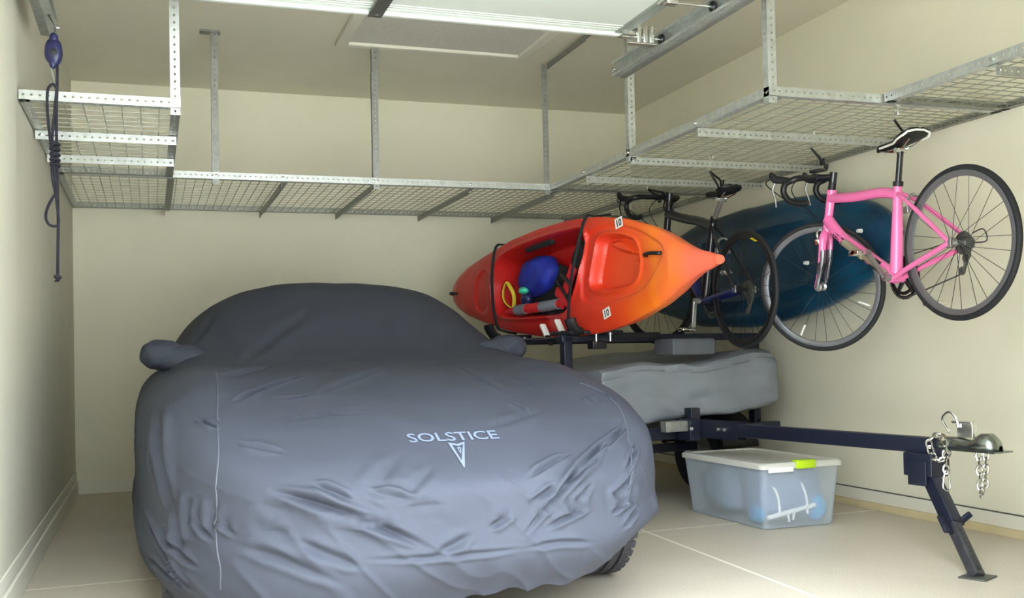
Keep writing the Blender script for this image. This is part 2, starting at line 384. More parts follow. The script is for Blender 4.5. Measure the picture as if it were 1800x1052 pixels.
# ------------------------------------------------------------------ perforated angle racks
def perf_strip(mb, o, d, sdir, L, W, pitch=.030, hr=.0046, holes=True):
    o = Vector(o); d = Vector(d).normalized(); s_ = Vector(sdir).normalized()
    if not holes:
        mb.add([o, o + d * L, o + d * L + s_ * W, o + s_ * W], [(0, 1, 2, 3)]); return
    n = max(1, int(L / pitch)); p = L / n
    ring = [(-1, -1), (0, -1), (1, -1), (1, 0), (1, 1), (0, 1), (-1, 1), (-1, 0)]
    for i in range(n):
        c = o + d * p * (i + .5) + s_ * W / 2
        outer = [c + d * (p / 2 * a) + s_ * (W / 2 * b_) for a, b_ in ring]
        inner = [c + d * hr * math.cos(math.atan2(b_, a)) * 1.25 + s_ * hr * math.sin(math.atan2(b_, a)) for a, b_ in ring]
        mb.add(outer + inner, [(k, (k + 1) % 8, 8 + (k + 1) % 8, 8 + k) for k in range(8)])
def angle(name, p0, p1, n1, n2, parent, m=None, W=.038, holes=(True, True)):
    p0 = Vector(p0); p1 = Vector(p1); d = p1 - p0; L = d.length
    mb = MB(); perf_strip(mb, p0, d, n1, L, W, holes=holes[0]); perf_strip(mb, p0, d, n2, L, W, holes=holes[1])
    return mb.build(name, m or M['galv'], parent, smooth=False, solid=.002)
def bolt(parent, p, axis):
    MB().lathe(p, axis, [(.0005, .008), (.007, .007), (.009, .002), (.009, 0), (.005, -.001), (.005, -.012)], 10).build('bolt', M['zinc'], parent)
def deck(parent, x0, x1, y0, y1, z, px, py, r=.0024):
    m = MB()
    nx = int(round((x1 - x0) / px)); ny = int(round((y1 - y0) / py))
    for i in range(nx + 1):
        x = x0 + (x1 - x0) * i / nx; m.tube([(x, y0, z), (x, y1, z)], r, 4)
    for j in range(ny + 1):
        y = y0 + (y1 - y0) * j / ny; m.tube([(x0, y, z + 2 * r), (x1, y, z + 2 * r)], r * 1.15, 4)
    return m.build('wire_deck', M['wire'], parent)
RZ = 1.91
def rack(lab, x0, x1, y0, y1, cross, cdir, posts, beams, px=.055, py=.10, loc=None):
    t = thing('ceiling_rack', lab, 'ceiling storage rack', ((x0 + x1) / 2, (y0 + y1) / 2, RZ - .03), 0, None)
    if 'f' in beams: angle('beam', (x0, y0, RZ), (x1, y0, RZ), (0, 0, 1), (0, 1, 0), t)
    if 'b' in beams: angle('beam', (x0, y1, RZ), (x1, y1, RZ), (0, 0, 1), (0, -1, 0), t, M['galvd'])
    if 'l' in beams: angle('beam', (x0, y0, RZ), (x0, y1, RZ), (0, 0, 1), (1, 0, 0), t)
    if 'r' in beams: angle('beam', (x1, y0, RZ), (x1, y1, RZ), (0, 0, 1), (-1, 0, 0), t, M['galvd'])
    deck(t, x0 + .01, x1 - .01, y0 + .01, y1 - .01, RZ + .006, px, py)
    for q in cross:
        if cdir == 'y':
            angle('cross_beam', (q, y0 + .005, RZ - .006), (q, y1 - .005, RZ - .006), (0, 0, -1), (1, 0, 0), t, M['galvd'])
            bolt(t, (q + .01, y0 - .002, RZ + .019), (0, -1, 0))
        else:
            angle('cross_beam', (x0 + .005, q, RZ - .006), (x1 - .005, q, RZ - .006), (0, 0, -1), (0, 1, 0), t, M['galv'])
            bolt(t, (x0 - .002, q + .01, RZ + .019), (-1, 0, 0)); bolt(t, (x0 + .03, q - .002, RZ - .022), (0, -1, 0))
    for (x, y, n1, n2) in posts:
        zt = ZC - .22
        if abs(x - 2.42) < .001:          # this one is bolted to a strap instead of the ceiling
            angle('post', (x, y, RZ - .03), (x, y, ZC - .05), n1, n2, t, M['galvd']); continue
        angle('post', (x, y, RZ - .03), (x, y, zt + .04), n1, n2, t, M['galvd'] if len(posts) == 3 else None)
        # upper telescoping bracket with a foot on the ceiling
        a = Vector(n1) * .004 + Vector(n2) * .004
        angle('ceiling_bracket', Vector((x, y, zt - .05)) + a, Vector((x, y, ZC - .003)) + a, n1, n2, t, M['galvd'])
        MB().box(x - .055, x + .055, y - .02, y + .045, ZC - .012, ZC - .0005).cyl((x - .03, y + .02, ZC - .012), (x - .03, y + .02, ZC - .003), .007, 8).cyl((x + .03, y + .02, ZC - .012), (x + .03, y + .02, ZC - .003), .007, 8).build('ceiling_foot', M['galvd'], t, smooth=False)
        pz = Vector((x, y, RZ + .02)) + Vector(n1) * .02 - Vector(n2) * .002
        bolt(t, pz, -Vector(n2))
    return t
F = (0, 1, 0); Xp = (1, 0, 0); Xm = (-1, 0, 0)
YF = 6.07
rack('narrow steel ceiling rack running along the left wall above the rope', XL + .006, .129, 4.40, YF - .01, (4.95, 5.50), 'x',
     [(.127, 4.405, Xm, F)], 'fblr', px=.075, py=.085)
bk = rack('long wire ceiling rack running along the back wall', XL + .006, XR - .01, YF, YB - .02, (.10, .735, 1.27, 1.88, 2.45, 3.05), 'y',
     [(.347, YF + .006, Xp, F), (1.282, YF + .006, Xp, F), (2.42, YF + .006, Xm, F)], 'fblr', px=.052, py=.095)
rack('wide wire ceiling rack along the right wall over the bicycles', 2.425, XR - .01, 3.618, YF - .012, (4.22, 4.93, 5.52), 'x',
     [(2.425, 4.93, Xp, F), (2.425, 3.624, Xp, F)], 'fblr', px=.085, py=.052)
rack('nearest ceiling rack at the far right edge, with perforated front beam', 2.985, XR - .01, 2.10, 3.605, (2.35, 3.0), 'x',
     [(2.985, 2.12, Xp, F)], 'fblr', px=.085, py=.06)
# slanted strap between two ceiling posts
angle('ceiling_bracket', (2.44, 5.50, ZC - .03), (2.44, 6.12, ZC - .03), (0, 0, -1), Xp, bk, M['galvd'])

# ------------------------------------------------------------------ pulley and rope on the left
PX, PY = -.335, 4.22
pu = thing('rope_pulley', 'dark navy pulley block hooked under the left door track', 'pulley', (PX, PY, 2.02))
MB().blob((PX, PY, 2.055), (.033, .024, .055), 3, .12, 3).blob((PX, PY, 2.105), (.017, .016, .024), 5, .05, 2).blob((PX - .004, PY, 2.01), (.014, .014, .022), 7, .05, 2).build('block', M['navy'], pu)
MB().tube(smooth_path([(PX, PY, 2.105), (PX + .004, PY, 2.14), (PX - .004, PY, 2.17), (-.36, 4.3, 2.22), (-.36, 4.4, 2.25)], 4), .003, 6).build('wire_loop', M['darkst'], pu)
MB().lathe((PX, PY - .02, 2.05), (0, 1, 0), [(.001, -.004), (.014, -.003), (.015, .002)], 16).build('sheave_cap', M['black'], pu)
MB().tube(smooth_path([(PX - .012, PY, 2.015), (PX - .006, PY, 1.97), (PX + .004, PY, 1.93), (PX - .006, PY, 1.922), (PX - .012, PY, 1.94)], 5), .0035, 6).build('snap_hook', M['galvd'], pu)
rp = MB()
main = [(PX + .012, PY, 2.02), (PX + .010, PY, 1.93), (PX + .006, PY, 1.80), (PX + .006, PY, 1.6), (PX + .008, PY, 1.42), (PX + .006, PY, 1.3), (PX + .004, PY, 1.20)]
rp.tube(smooth_path(main, 5), .0055, 8)
loop = [(PX - .004, PY - .008, 1.93), (PX - .022, PY - .008, 1.905), (PX - .024, PY - .008, 1.82), (PX - .016, PY - .01, 1.72), (PX - .002, PY - .012, 1.60), (PX + .006, PY - .012, 1.52),
        (PX - .006, PY - .012, 1.50), (PX - .026, PY - .012, 1.46), (PX - .034, PY - .012, 1.42), (PX - .022, PY - .012, 1.392), (PX + .002, PY - .01, 1.388),
        (PX + .010, PY - .01, 1.41), (PX + .002, PY - .01, 1.50), (PX - .010, PY - .01, 1.58), (PX - .010, PY - .01, 1.70), (PX + .002, PY - .01, 1.84), (PX + .008, PY - .008, 1.91), (PX - .004, PY - .008, 1.93)]
rp.tube(smooth_path(loop, 5), .0052, 8)
for zz in (1.70, 1.68, 1.66, 1.64, 1.62): rp.torus((PX, PY - .006, zz), (.1, .2, 1), .016, .0052, 16, 6, squash=1)
rp.torus((PX + .004, PY, 1.195), (.2, .3, 1), .009, .006, 14, 6).torus((PX + .003, PY, 1.188), (1, .2, .3), .007, .006, 14, 6).tube([(PX + .002, PY, 1.188), (PX - .006, PY, 1.176)], .004, 6)
tag(rp.build('rope', M['rope']), 'thin dark rope looped and knotted, hanging beside the left wall', 'rope')

# ------------------------------------------------------------------ covered car
CX, NY = .86, 2.79
def smst(a, b_, x): t = np.clip((x - a) / (b_ - a), 0, 1); return t * t * (3 - 2 * t)
def HZ(x, y):
    u = y - NY; wv = (x - CX)
    hood = np.interp(u, [-.1, .0, .15, .35, .7, 1.1, 1.5, 1.9, 2.6, 3.3, 4.0], [.52, .56, .61, .67, .745, .805, .86, .89, .90, .90, .84])
    fend = .065 * np.exp(-((np.abs(wv) - .72) / .18) ** 2) * np.exp(-((u - .85) / .65) ** 2)
    hood = hood + fend - .03 * (np.abs(wv) / .9) ** 2
    P = smst(1.50, 2.34, u) * (1 - smst(2.85, 3.6, u))
    Q = np.clip(1 - (np.abs(wv) / .785) ** 2.7, 0, 1) ** .62
    gr = .30 + .0 * u
    g = .90 + .345 * P * (1 + .0 * Q)
    z = hood + (g - hood).clip(0) * Q * P ** .35 * (P > 0)
    return z
# folds in the cloth: (points, width, depth)
CREASES = [
    ([(0.309,2.898,0.502),(0.354,2.868,0.49),(0.398,2.845,0.476),(0.443,2.827,0.46),(0.488,2.814,0.443),(0.534,2.805,0.423),(0.58,2.799,0.403),(0.626,2.794,0.38),(0.672,2.789,0.357),(0.717,2.783,0.332)],0.016,0.022),
    ([(-0.028,3.665,0.367),(-0.002,3.482,0.342),(0.023,3.36,0.312),(0.046,3.273,0.28),(0.07,3.213,0.244),(0.093,3.18,0.205)],0.012,0.018),
    ([(0.072,3.225,0.474),(0.095,3.168,0.442),(0.119,3.118,0.411),(0.142,3.074,0.38),(0.166,3.032,0.351)],0.013,0.018),
    ([(0.122,3.113,0.466),(0.154,3.056,0.434),(0.187,3.008,0.404),(0.221,2.966,0.374)],0.012,0.016),
    ([(0.239,3.379,0.725),(0.304,3.495,0.749),(0.382,3.666,0.769),(0.464,3.798,0.786),(0.546,3.879,0.799)],0.014,0.012),
    ([(0.356,3.211,0.666),(0.419,3.256,0.677),(0.482,3.285,0.686),(0.545,3.297,0.69),(0.607,3.293,0.691),(0.666,3.275,0.688)],0.012,-0.01),
    ([(0.133,3.309,0.684),(0.161,3.251,0.671),(0.191,3.21,0.663)],0.01,0.012),
    ([(0.415,2.862,0.517),(0.452,2.839,0.503),(0.488,2.82,0.485),(0.524,2.808,0.465)],0.012,0.012),
    ([(1.002,2.783,0.34),(1.041,2.791,0.38),(1.08,2.794,0.42),(1.122,2.798,0.459),(1.17,2.815,0.496),(1.233,2.862,0.529),(1.31,2.932,0.561),(1.398,3.017,0.592),(1.493,3.108,0.624)],0.011,0.02),
    ([(1.136,2.802,0.478),(1.19,2.819,0.499),(1.248,2.855,0.523),(1.315,2.915,0.551)],0.01,0.016),
    ([(1.33,2.931,0.558),(1.404,3.008,0.587),(1.485,3.093,0.618)],0.01,0.016),
    ([(1.279,2.827,0.414),(1.322,2.843,0.436),(1.365,2.864,0.461),(1.411,2.894,0.488)],0.011,0.018),
    ([(1.327,2.844,0.388),(1.382,2.873,0.414),(1.448,2.918,0.437)],0.01,0.016),
    ([(1.017,2.791,0.429),(1.065,2.793,0.453),(1.114,2.801,0.48)],0.01,0.014),
    ([(1.422,3.277,0.688),(1.463,3.307,0.701),(1.503,3.331,0.71)],0.009,0.018),
    ([(1.503,3.331,0.71),(1.558,3.348,0.709)],0.009,0.018),
    ([(1.326,3.717,0.776),(1.325,3.611,0.759),(1.336,3.536,0.747)],0.009,0.01),
    ([(1.167,3.305,0.693),(1.169,3.248,0.678),(1.171,3.196,0.665)],0.009,0.012),
    ([(0.641,2.794,0.428),(0.689,2.792,0.427),(0.738,2.791,0.429),(0.787,2.79,0.434)],0.012,-0.008),
    ([(0.544,2.795,0.31),(0.592,2.789,0.308),(0.642,2.784,0.306),(0.693,2.782,0.304),(0.744,2.781,0.303),(0.796,2.781,0.302),(0.849,2.781,0.303),(0.902,2.781,0.303),(0.956,2.782,0.305),(1.011,2.782,0.307)],0.01,0.006),
    ([(1.011,2.782,0.307),(1.063,2.784,0.313),(1.118,2.787,0.315),(1.175,2.794,0.311),(1.235,2.807,0.302)],0.01,0.007),
    ([(0.017,3.672,0.706),(0.02,3.51,0.659),(0.026,3.416,0.611),(0.033,3.358,0.564),(0.042,3.318,0.517),(0.052,3.282,0.471),(0.064,3.247,0.425)],0.035,0.022),
    ([(0.064,3.247,0.425),(0.071,3.228,0.384),(0.078,3.2,0.345),(0.086,3.17,0.308)],0.03,0.018),
    ([(-0.029,3.652,0.234),(0.017,3.392,0.236),(0.057,3.269,0.214),(0.094,3.204,0.182)],0.012,0.016),
    ([(0.568,2.818,0.503),(0.613,2.809,0.498),(0.657,2.8,0.487),(0.7,2.793,0.471)],0.014,-0.01),
    ([(0.139,4.666,0.902),(0.192,4.756,0.961),(0.242,4.852,1.028),(0.289,4.974,1.104)],0.03,0.006),
    ([(0.323,4.193,0.844),(0.404,4.449,0.889),(0.478,4.566,0.938),(0.553,4.65,0.988),(0.63,4.725,1.04),(0.71,4.799,1.093)],0.04,0.007),
    ([(1.305,2.834,0.376),(1.338,2.85,0.4),(1.368,2.865,0.428)],0.01,0.014),
    ([(0.902,2.787,0.37),(0.944,2.79,0.392),(0.982,2.79,0.42)],0.012,0.012),
    ([(0.255,2.934,0.443),(0.292,2.903,0.429),(0.33,2.877,0.417),(0.369,2.856,0.407)],0.02,-0.012),
    ([(0.642,2.795,0.467),(0.68,2.801,0.491),(0.719,2.825,0.518),(0.762,2.872,0.547)],0.02,0.006),
    ([(0.545,3.558,0.748),(0.616,3.655,0.765),(0.692,3.758,0.783),(0.773,3.867,0.801),(0.862,3.989,0.818),(0.958,4.122,0.836)],0.025,0.008),
    ([(0.218,3.791,0.813),(0.288,3.921,0.819),(0.365,4.093,0.83),(0.445,4.244,0.848)],0.02,-0.01),
    ([(1.197,4.109,0.831),(1.187,3.877,0.799),(1.183,3.684,0.768),(1.181,3.511,0.74),(1.191,3.388,0.712)],0.02,0.007),
    ([(0.025,3.365,0.347),(0.055,3.254,0.319),(0.088,3.165,0.292),(0.123,3.092,0.268)],0.012,0.014),
    ([(1.076,2.789,0.357),(1.124,2.796,0.379),(1.176,2.804,0.396),(1.232,2.814,0.409)],0.01,0.012),
    ([(1.346,2.843,0.329),(1.384,2.866,0.359),(1.436,2.907,0.383)],0.01,0.012),
    ([(0.225,2.959,0.347),(0.268,2.915,0.337),(0.312,2.881,0.324),(0.354,2.854,0.308),(0.397,2.833,0.289),(0.44,2.819,0.268),(0.483,2.812,0.243)],0.018,0.01),
    ([(0.048,3.268,0.275),(0.067,3.221,0.245),(0.089,3.179,0.218),(0.116,3.142,0.193)],0.01,0.014),
    ([(-0.01,3.567,0.579),(0.001,3.491,0.53),(0.011,3.441,0.481)],0.014,0.012),
    ([(0.368,2.855,0.368),(0.41,2.834,0.347),(0.453,2.817,0.327),(0.497,2.803,0.307),(0.543,2.795,0.287)],0.016,0.01),
    ([(0.678,2.94,0.578),(0.63,2.868,0.542),(0.586,2.82,0.507),(0.549,2.805,0.471)],0.03,0.007),
    ([(1.199,2.902,0.555),(1.14,2.864,0.538),(1.085,2.834,0.522),(1.035,2.811,0.505)],0.012,0.012),
    ([(1.235,2.818,0.475),(1.197,2.807,0.447),(1.161,2.801,0.42),(1.125,2.797,0.393)],0.01,0.013),
    ([(1.48,3.004,0.568),(1.421,2.925,0.532),(1.375,2.875,0.496)],0.01,0.012),
    ([(0.733,2.781,0.305),(0.772,2.781,0.322),(0.811,2.783,0.339),(0.851,2.786,0.358)],0.016,0.01),
    ([(0.24,3.097,0.621),(0.279,3.063,0.609),(0.319,3.032,0.599),(0.359,3.004,0.589)],0.014,0.008),
    ([(0.344,3.473,0.738),(0.408,3.483,0.735),(0.473,3.507,0.739),(0.545,3.558,0.748)],0.016,0.008),
    ([(0.977,3.056,0.624),(1.041,3.087,0.634),(1.108,3.126,0.647),(1.182,3.18,0.66),(1.263,3.249,0.676)],0.02,0.006)]
def cover_points(NA, NR, shrink=0, folds=True):
    a = np.linspace(0, 2 * PI, NA, endpoint=False); t = np.linspace(0, 1, NR)
    A, Tt = np.meshgrid(a, t)
    ca, sa = np.cos(A), np.sin(A)
    nfr = 3.5; nre = 4.2
    nn = np.where(sa < 0, nfr, nre)
    r_ = (np.abs(ca) ** nn + np.abs(sa) ** nn) ** (-1 / nn)
    ox, oy = r_ * ca, r_ * sa
    hw = .925 - shrink; hl = 2.03 - shrink
    phi = np.clip(Tt / .72, 0, 1) * PI / 2
    m = 6.2
    rho = np.sin(phi) ** (2 / m); rho = np.where(Tt < 1e-9, 0, rho)
    # linear-ish spacing near the centre
    rho = np.where(phi < .9, (phi / .9) * (math.sin(.9) ** (2 / m)), rho)
    eta = np.clip(1 - rho ** m, 0, 1) ** (1 / m)
    skirt = smst(.70, 1, Tt) * 1.0
    # lower body: from beltline to hem
    base = .40
    x = CX + ox * rho * hw; y = NY + 2.03 + oy * rho * hl
    H = HZ(x, y) - shrink
    z = base + (H - base) * eta
    low = np.clip((Tt - .72) / .28, 0, 1)
    hem = .05 + .12 * smst(-.75, .2, ox) * smst(.1, .8, -oy) + .10 * smst(.35, .8, ox) * smst(.2, .6, -oy)
    z = np.where(Tt > .72, base + (hem - base) * low, z)
    bul = .022 * np.sin(np.clip(low, 0, 1) * PI) ** 2 - .10 * low ** 2.4
    x = x + ox / np.maximum(r_, 1e-6) * bul * (Tt > .72); y = y + oy / np.maximum(r_, 1e-6) * bul * (Tt > .72)
    return x, y, z, A, Tt
def grid_faces(NA, NR):
    fs = []
    for i in range(NR - 1):
        for j in range(NA): fs.append((i * NA + j, (i + 1) * NA + j, (i + 1) * NA + (j + 1) % NA, i * NA + (j + 1) % NA))
    return fs
def normals_of(x, y, z):
    P = np.stack([x, y, z], -1)
    du = np.roll(P, -1, 1) - np.roll(P, 1, 1); dv = np.gradient(P, axis=0)
    n = np.cross(du, dv); n /= np.maximum(np.linalg.norm(n, axis=-1, keepdims=True), 1e-9)
    n[n[..., 2].mean() < -2] *= -1
    c = np.array([CX, NY + 2, .3]); s_ = np.sign(((P - c) * n).sum(-1, keepdims=True)); s_[s_ == 0] = 1
    return P, n * s_
NA, NR = 900, 240
x, y, z, A_, T_ = cover_points(NA, NR)
P, Nn = normals_of(x, y, z); P0 = P.copy()
def nz(Pq, sx, sy, sz, seed):
    out = np.zeros(Pq.shape[:2]); F_ = Pq.reshape(-1, 3); o = out.reshape(-1)
    for i in range(len(F_)):
        p = F_[i]; o[i] = noise.noise((p[0] * sx + seed, p[1] * sy, p[2] * sz))
    return out
lowz = smst(.75, .2, P[..., 2]) if False else np.clip((.8 - P[..., 2]) / .6, 0, 1)
side = np.clip((T_ - .45) / .3, 0, 1)
disp = .010 * nz(P, 2.2, 2.2, 2.2, 3) + .0045 * nz(P, 7, 7, 5, 9)
rid = 1 - np.abs(nz(P + np.stack([P[..., 2] * .9, 0 * P[..., 2], 0 * P[..., 2]], -1), 7, 3.2, 2.2, 21)) * 3.2
disp += .006 * np.clip(rid, 0, 1) ** 3 * side * (.35 + lowz)
# vertical gathers near the hem
disp += (.005 * np.sin(A_ * 46 + 3 * nz(P, 3, 3, 3, 5))) * np.clip((T_ - .86) / .14, 0, 1) ** 1.5
for pts_, wd, dp in CREASES:
    dist = np.full(P0.shape[:2], 1e9); along = np.zeros(P0.shape[:2]); ns_ = len(pts_) - 1
    for k in range(ns_):
        a3 = np.array(pts_[k]); d = np.array(pts_[k + 1]) - a3; L2 = d @ d + 1e-9
        tt = np.clip(((P0 - a3) @ d) / L2, 0, 1); dk = np.linalg.norm(P0 - (a3 + tt[..., None] * d), axis=-1)
        better = dk < dist; dist = np.where(better, dk, dist); along = np.where(better, (k + tt) / ns_, along)
    tp = np.clip(np.minimum(along, 1 - along) * 4, .08, 1)
    ww = .72 * wd * (.6 + .4 * tp)
    disp += .95 * dp * tp * (-np.exp(-(dist / ww) ** 2) + .85 * np.exp(-((dist - 1.9 * ww) / (1.1 * ww)) ** 2))
P = P + Nn * disp[..., None]
P[..., 2] = np.maximum(P[..., 2], .012)
cc = thing('car_cover', 'dark slate blue fitted cover draped over the parked sports car', 'car cover', (CX, NY + 2.03, 0))
mb = MB(); mb.v = [Vector(p) for p in P.reshape(-1, 3)]; mb.f = grid_faces(NA, NR)
cloth = mb.build('cloth', M['coverc'], cc)
me = cloth.data; me.polygons.foreach_set('use_smooth', [True] * len(me.polygons))
for a_ in list(me.attributes):
    if a_.name == 'sharp_edge': me.attributes.remove(a_)
# mirror pockets
for sx in (-1, 1):
    mm = MB()
    mx = CX + sx * .78 - .035
    mm.blob((mx, 4.62, .895), (.090, .085, .064), 4 + sx, .10, 4, fr=2.2, boxy=.86)
    mm.blob((mx - sx * .08, 4.60, .875), (.13, .075, .062), 8, .10, 3)
    mm.build('mirror_pocket', M['coverc'], cloth)
from mathutils.bvhtree import BVHTree
bvh = BVHTree.FromPolygons([tuple(p) for p in P.reshape(-1, 3)], mb.f)
def drop(px_, pz_, y_from=2.0, dirv=Vector((0, 1, 0)), off=.0025):
    """a point of the print, laid on the cloth"""
    o = Vector((px_, y_from, pz_)); h_ = bvh.ray_cast(o, dirv)
    if h_[0] is None: return None
    n = h_[1];  n = n if n.dot(dirv) < 0 else -n
    return h_[0] + n * off
def text_mesh(body, size, extr=0, bold=0, res=3):
    cu = bpy.data.curves.new('lettering', 'FONT'); cu.body = body; cu.size = size; cu.align_x = 'CENTER'; cu.offset = bold; cu.resolution_u = res; cu.extrude = extr
    ob = bpy.data.objects.new('tmp_text', cu); C.objects.link(ob)
    dg = bpy.context.evaluated_depsgraph_get(); me_ = bpy.data.meshes.new_from_object(ob.evaluated_get(dg))
    bm = bmesh.new(); bm.from_mesh(me_); bpy.data.objects.remove(ob); bpy.data.meshes.remove(me_); bpy.data.curves.remove(cu)
    return bm
LOGO = dict(x=.870, z=.604, wid=.280, hgt=.0225)
bm = text_mesh('SOLSTICE', .1, bold=.0012)
bmesh.ops.triangulate(bm, faces=bm.faces[:]); bmesh.ops.subdivide_edges(bm, edges=[e for e in bm.edges if e.calc_length() > .015], cuts=2); bmesh.ops.triangulate(bm, faces=bm.faces[:])
bm.verts.index_update(); xs = [v_.co.x for v_ in bm.verts]; ys = [v_.co.y for v_ in bm.verts]
lm = MB(); okk = True; vs = []
for v_ in bm.verts:
    u_ = (v_.co.x - min(xs)) / (max(xs) - min(xs)) - .5; q_ = (v_.co.y - min(ys)) / (max(ys) - min(ys))
    vs.append(drop(LOGO['x'] + u_ * LOGO['wid'], LOGO['z'] + q_ * LOGO['hgt']))
lm.add(vs, [tuple(v_.index for v_ in f_.verts) for f_ in bm.faces]); bm.free()
lm.build('lettering', M['logo'], cloth)
# arrowhead emblem below the word
def strip(poly_o, poly_i, k=8):
    m_ = MB(); n = len(poly_o); vo = []; fo = []
    for i in range(n):
        for q in range(k):
            t = q / k; po_ = Vector(poly_o[i]).lerp(Vector(poly_o[(i + 1) % n]), t); pi_ = Vector(poly_i[i]).lerp(Vector(poly_i[(i + 1) % n]), t)
            vo.append(drop(LOGO['x'] + po_.x, LOGO['z'] + po_.y)); vo.append(drop(LOGO['x'] + pi_.x, LOGO['z'] + pi_.y))
    N_ = n * k
    for i in range(N_): fo.append((2 * i, 2 * ((i + 1) % N_), 2 * ((i + 1) % N_) + 1, 2 * i + 1))
    m_.add(vo, fo); return m_
o_ = [(-.027, -.004), (0, -.0085), (.025, -.003), (-.016, -.066), (-.019, -.066)]
i_ = [(-.018, -.0105), (0, -.0140), (.016, -.0095), (-.0145, -.049), (-.0155, -.049)]
em = strip(o_, i_)
e2 = strip([(-.008, -.0185), (-.002, -.016), (.005, -.0185), (-.006, -.034)], [(-.004, -.020), (-.002, -.0195), (.001, -.020), (-.005, -.026)], 3)
em.add(e2.v, e2.f); em.build('emblem', M['logo'], cloth)
# piping seams running down the front quarters, following the cloth
def seam_on(pts, r=.003):
    out = []
    for q in smooth_path(pts, 8):
        h_ = bvh.find_nearest(q); out.append(h_[0] + h_[1] * 0)
    for _ in range(3): out = [out[0]] + [(out[i - 1] + out[i] * 2 + out[i + 1]) / 4 for i in range(1, len(out) - 1)] + [out[-1]]
    out = [bvh.find_nearest(q)[0] for q in out]
    MB().tube(out, r, 6).build('seam', M['seam'], cloth)
seam_on([(0.223, 3.872, 0.822), (0.206, 3.493, 0.761), (0.19, 3.277, 0.688), (0.182, 3.08, 0.592), (0.174, 3.027, 0.5), (0.167, 3.022, 0.373), (0.169, 2.997, 0.281), (0.169, 3.016, 0.214)])
seam_on([(1.492, 3.486, 0.758), (1.53, 3.371, 0.722), (1.533, 3.26, 0.681), (1.492, 3.111, 0.626), (1.434, 2.961, 0.556), (1.393, 2.88, 0.477), (1.365, 2.859, 0.394)])

car = thing('car', 'low sports car hidden under the cover, only one front tyre showing', 'car', (CX, NY + 1.98, 0))
x, y, z, A2, T2 = cover_points(96, 40, shrink=.09)
z = np.where(T2 > .72, np.maximum(z, .2), z) - .02
bd = MB(); bd.v = [Vector(p) for p in np.stack([x, y, z], -1).reshape(-1, 3)]; bd.f = grid_faces(96, 40) + [tuple(39 * 96 + j for j in range(96))]
bd.build('body', M['carp'], car)
def tyre(xc, yc, sx):
    r = .325; m_ = MB()
    prof = [(.20, -.10), (.235, -.112), (.29, -.115), (.315, -.105), (r, -.085)]
    gr = [-.062, -.022, .022, .062]
    for g in gr: prof += [(r, g - .006), (r - .009, g - .004), (r - .009, g + .004), (r, g + .006)]
    prof += [(r, .085), (.315, .105), (.29, .115), (.235, .112), (.20, .10)]
    m_.lathe((xc, yc, r), (1, 0, 0), prof, 72, closed=True)
    
    for k in range(44):
        a = 2 * PI * k / 44
        for off in (-.088, .088):
            c0 = Vector((xc + off, yc + math.cos(a) * (r - .001), r + math.sin(a) * (r - .001)))
            T = Matrix.Translation(c0) @ Matrix.Rotation(a, 4, 'X')
            m_.box(-.022, .022, -.006, .002, -.014, .014, T)
    t = m_.build('tyre', M['tyrer'], car)
    MB().lathe((xc, yc, r), (1, 0, 0), [(.001, sx * .02), (.06, sx * .03), (.17, sx * .05), (.2, sx * .09), (.205, sx * .1)], 40).build('wheel_rim', M['alloy'], t)
for sx in (-1, 1):
    for yc in (3.74, 6.05): tyre(CX + sx * .72, yc, sx)

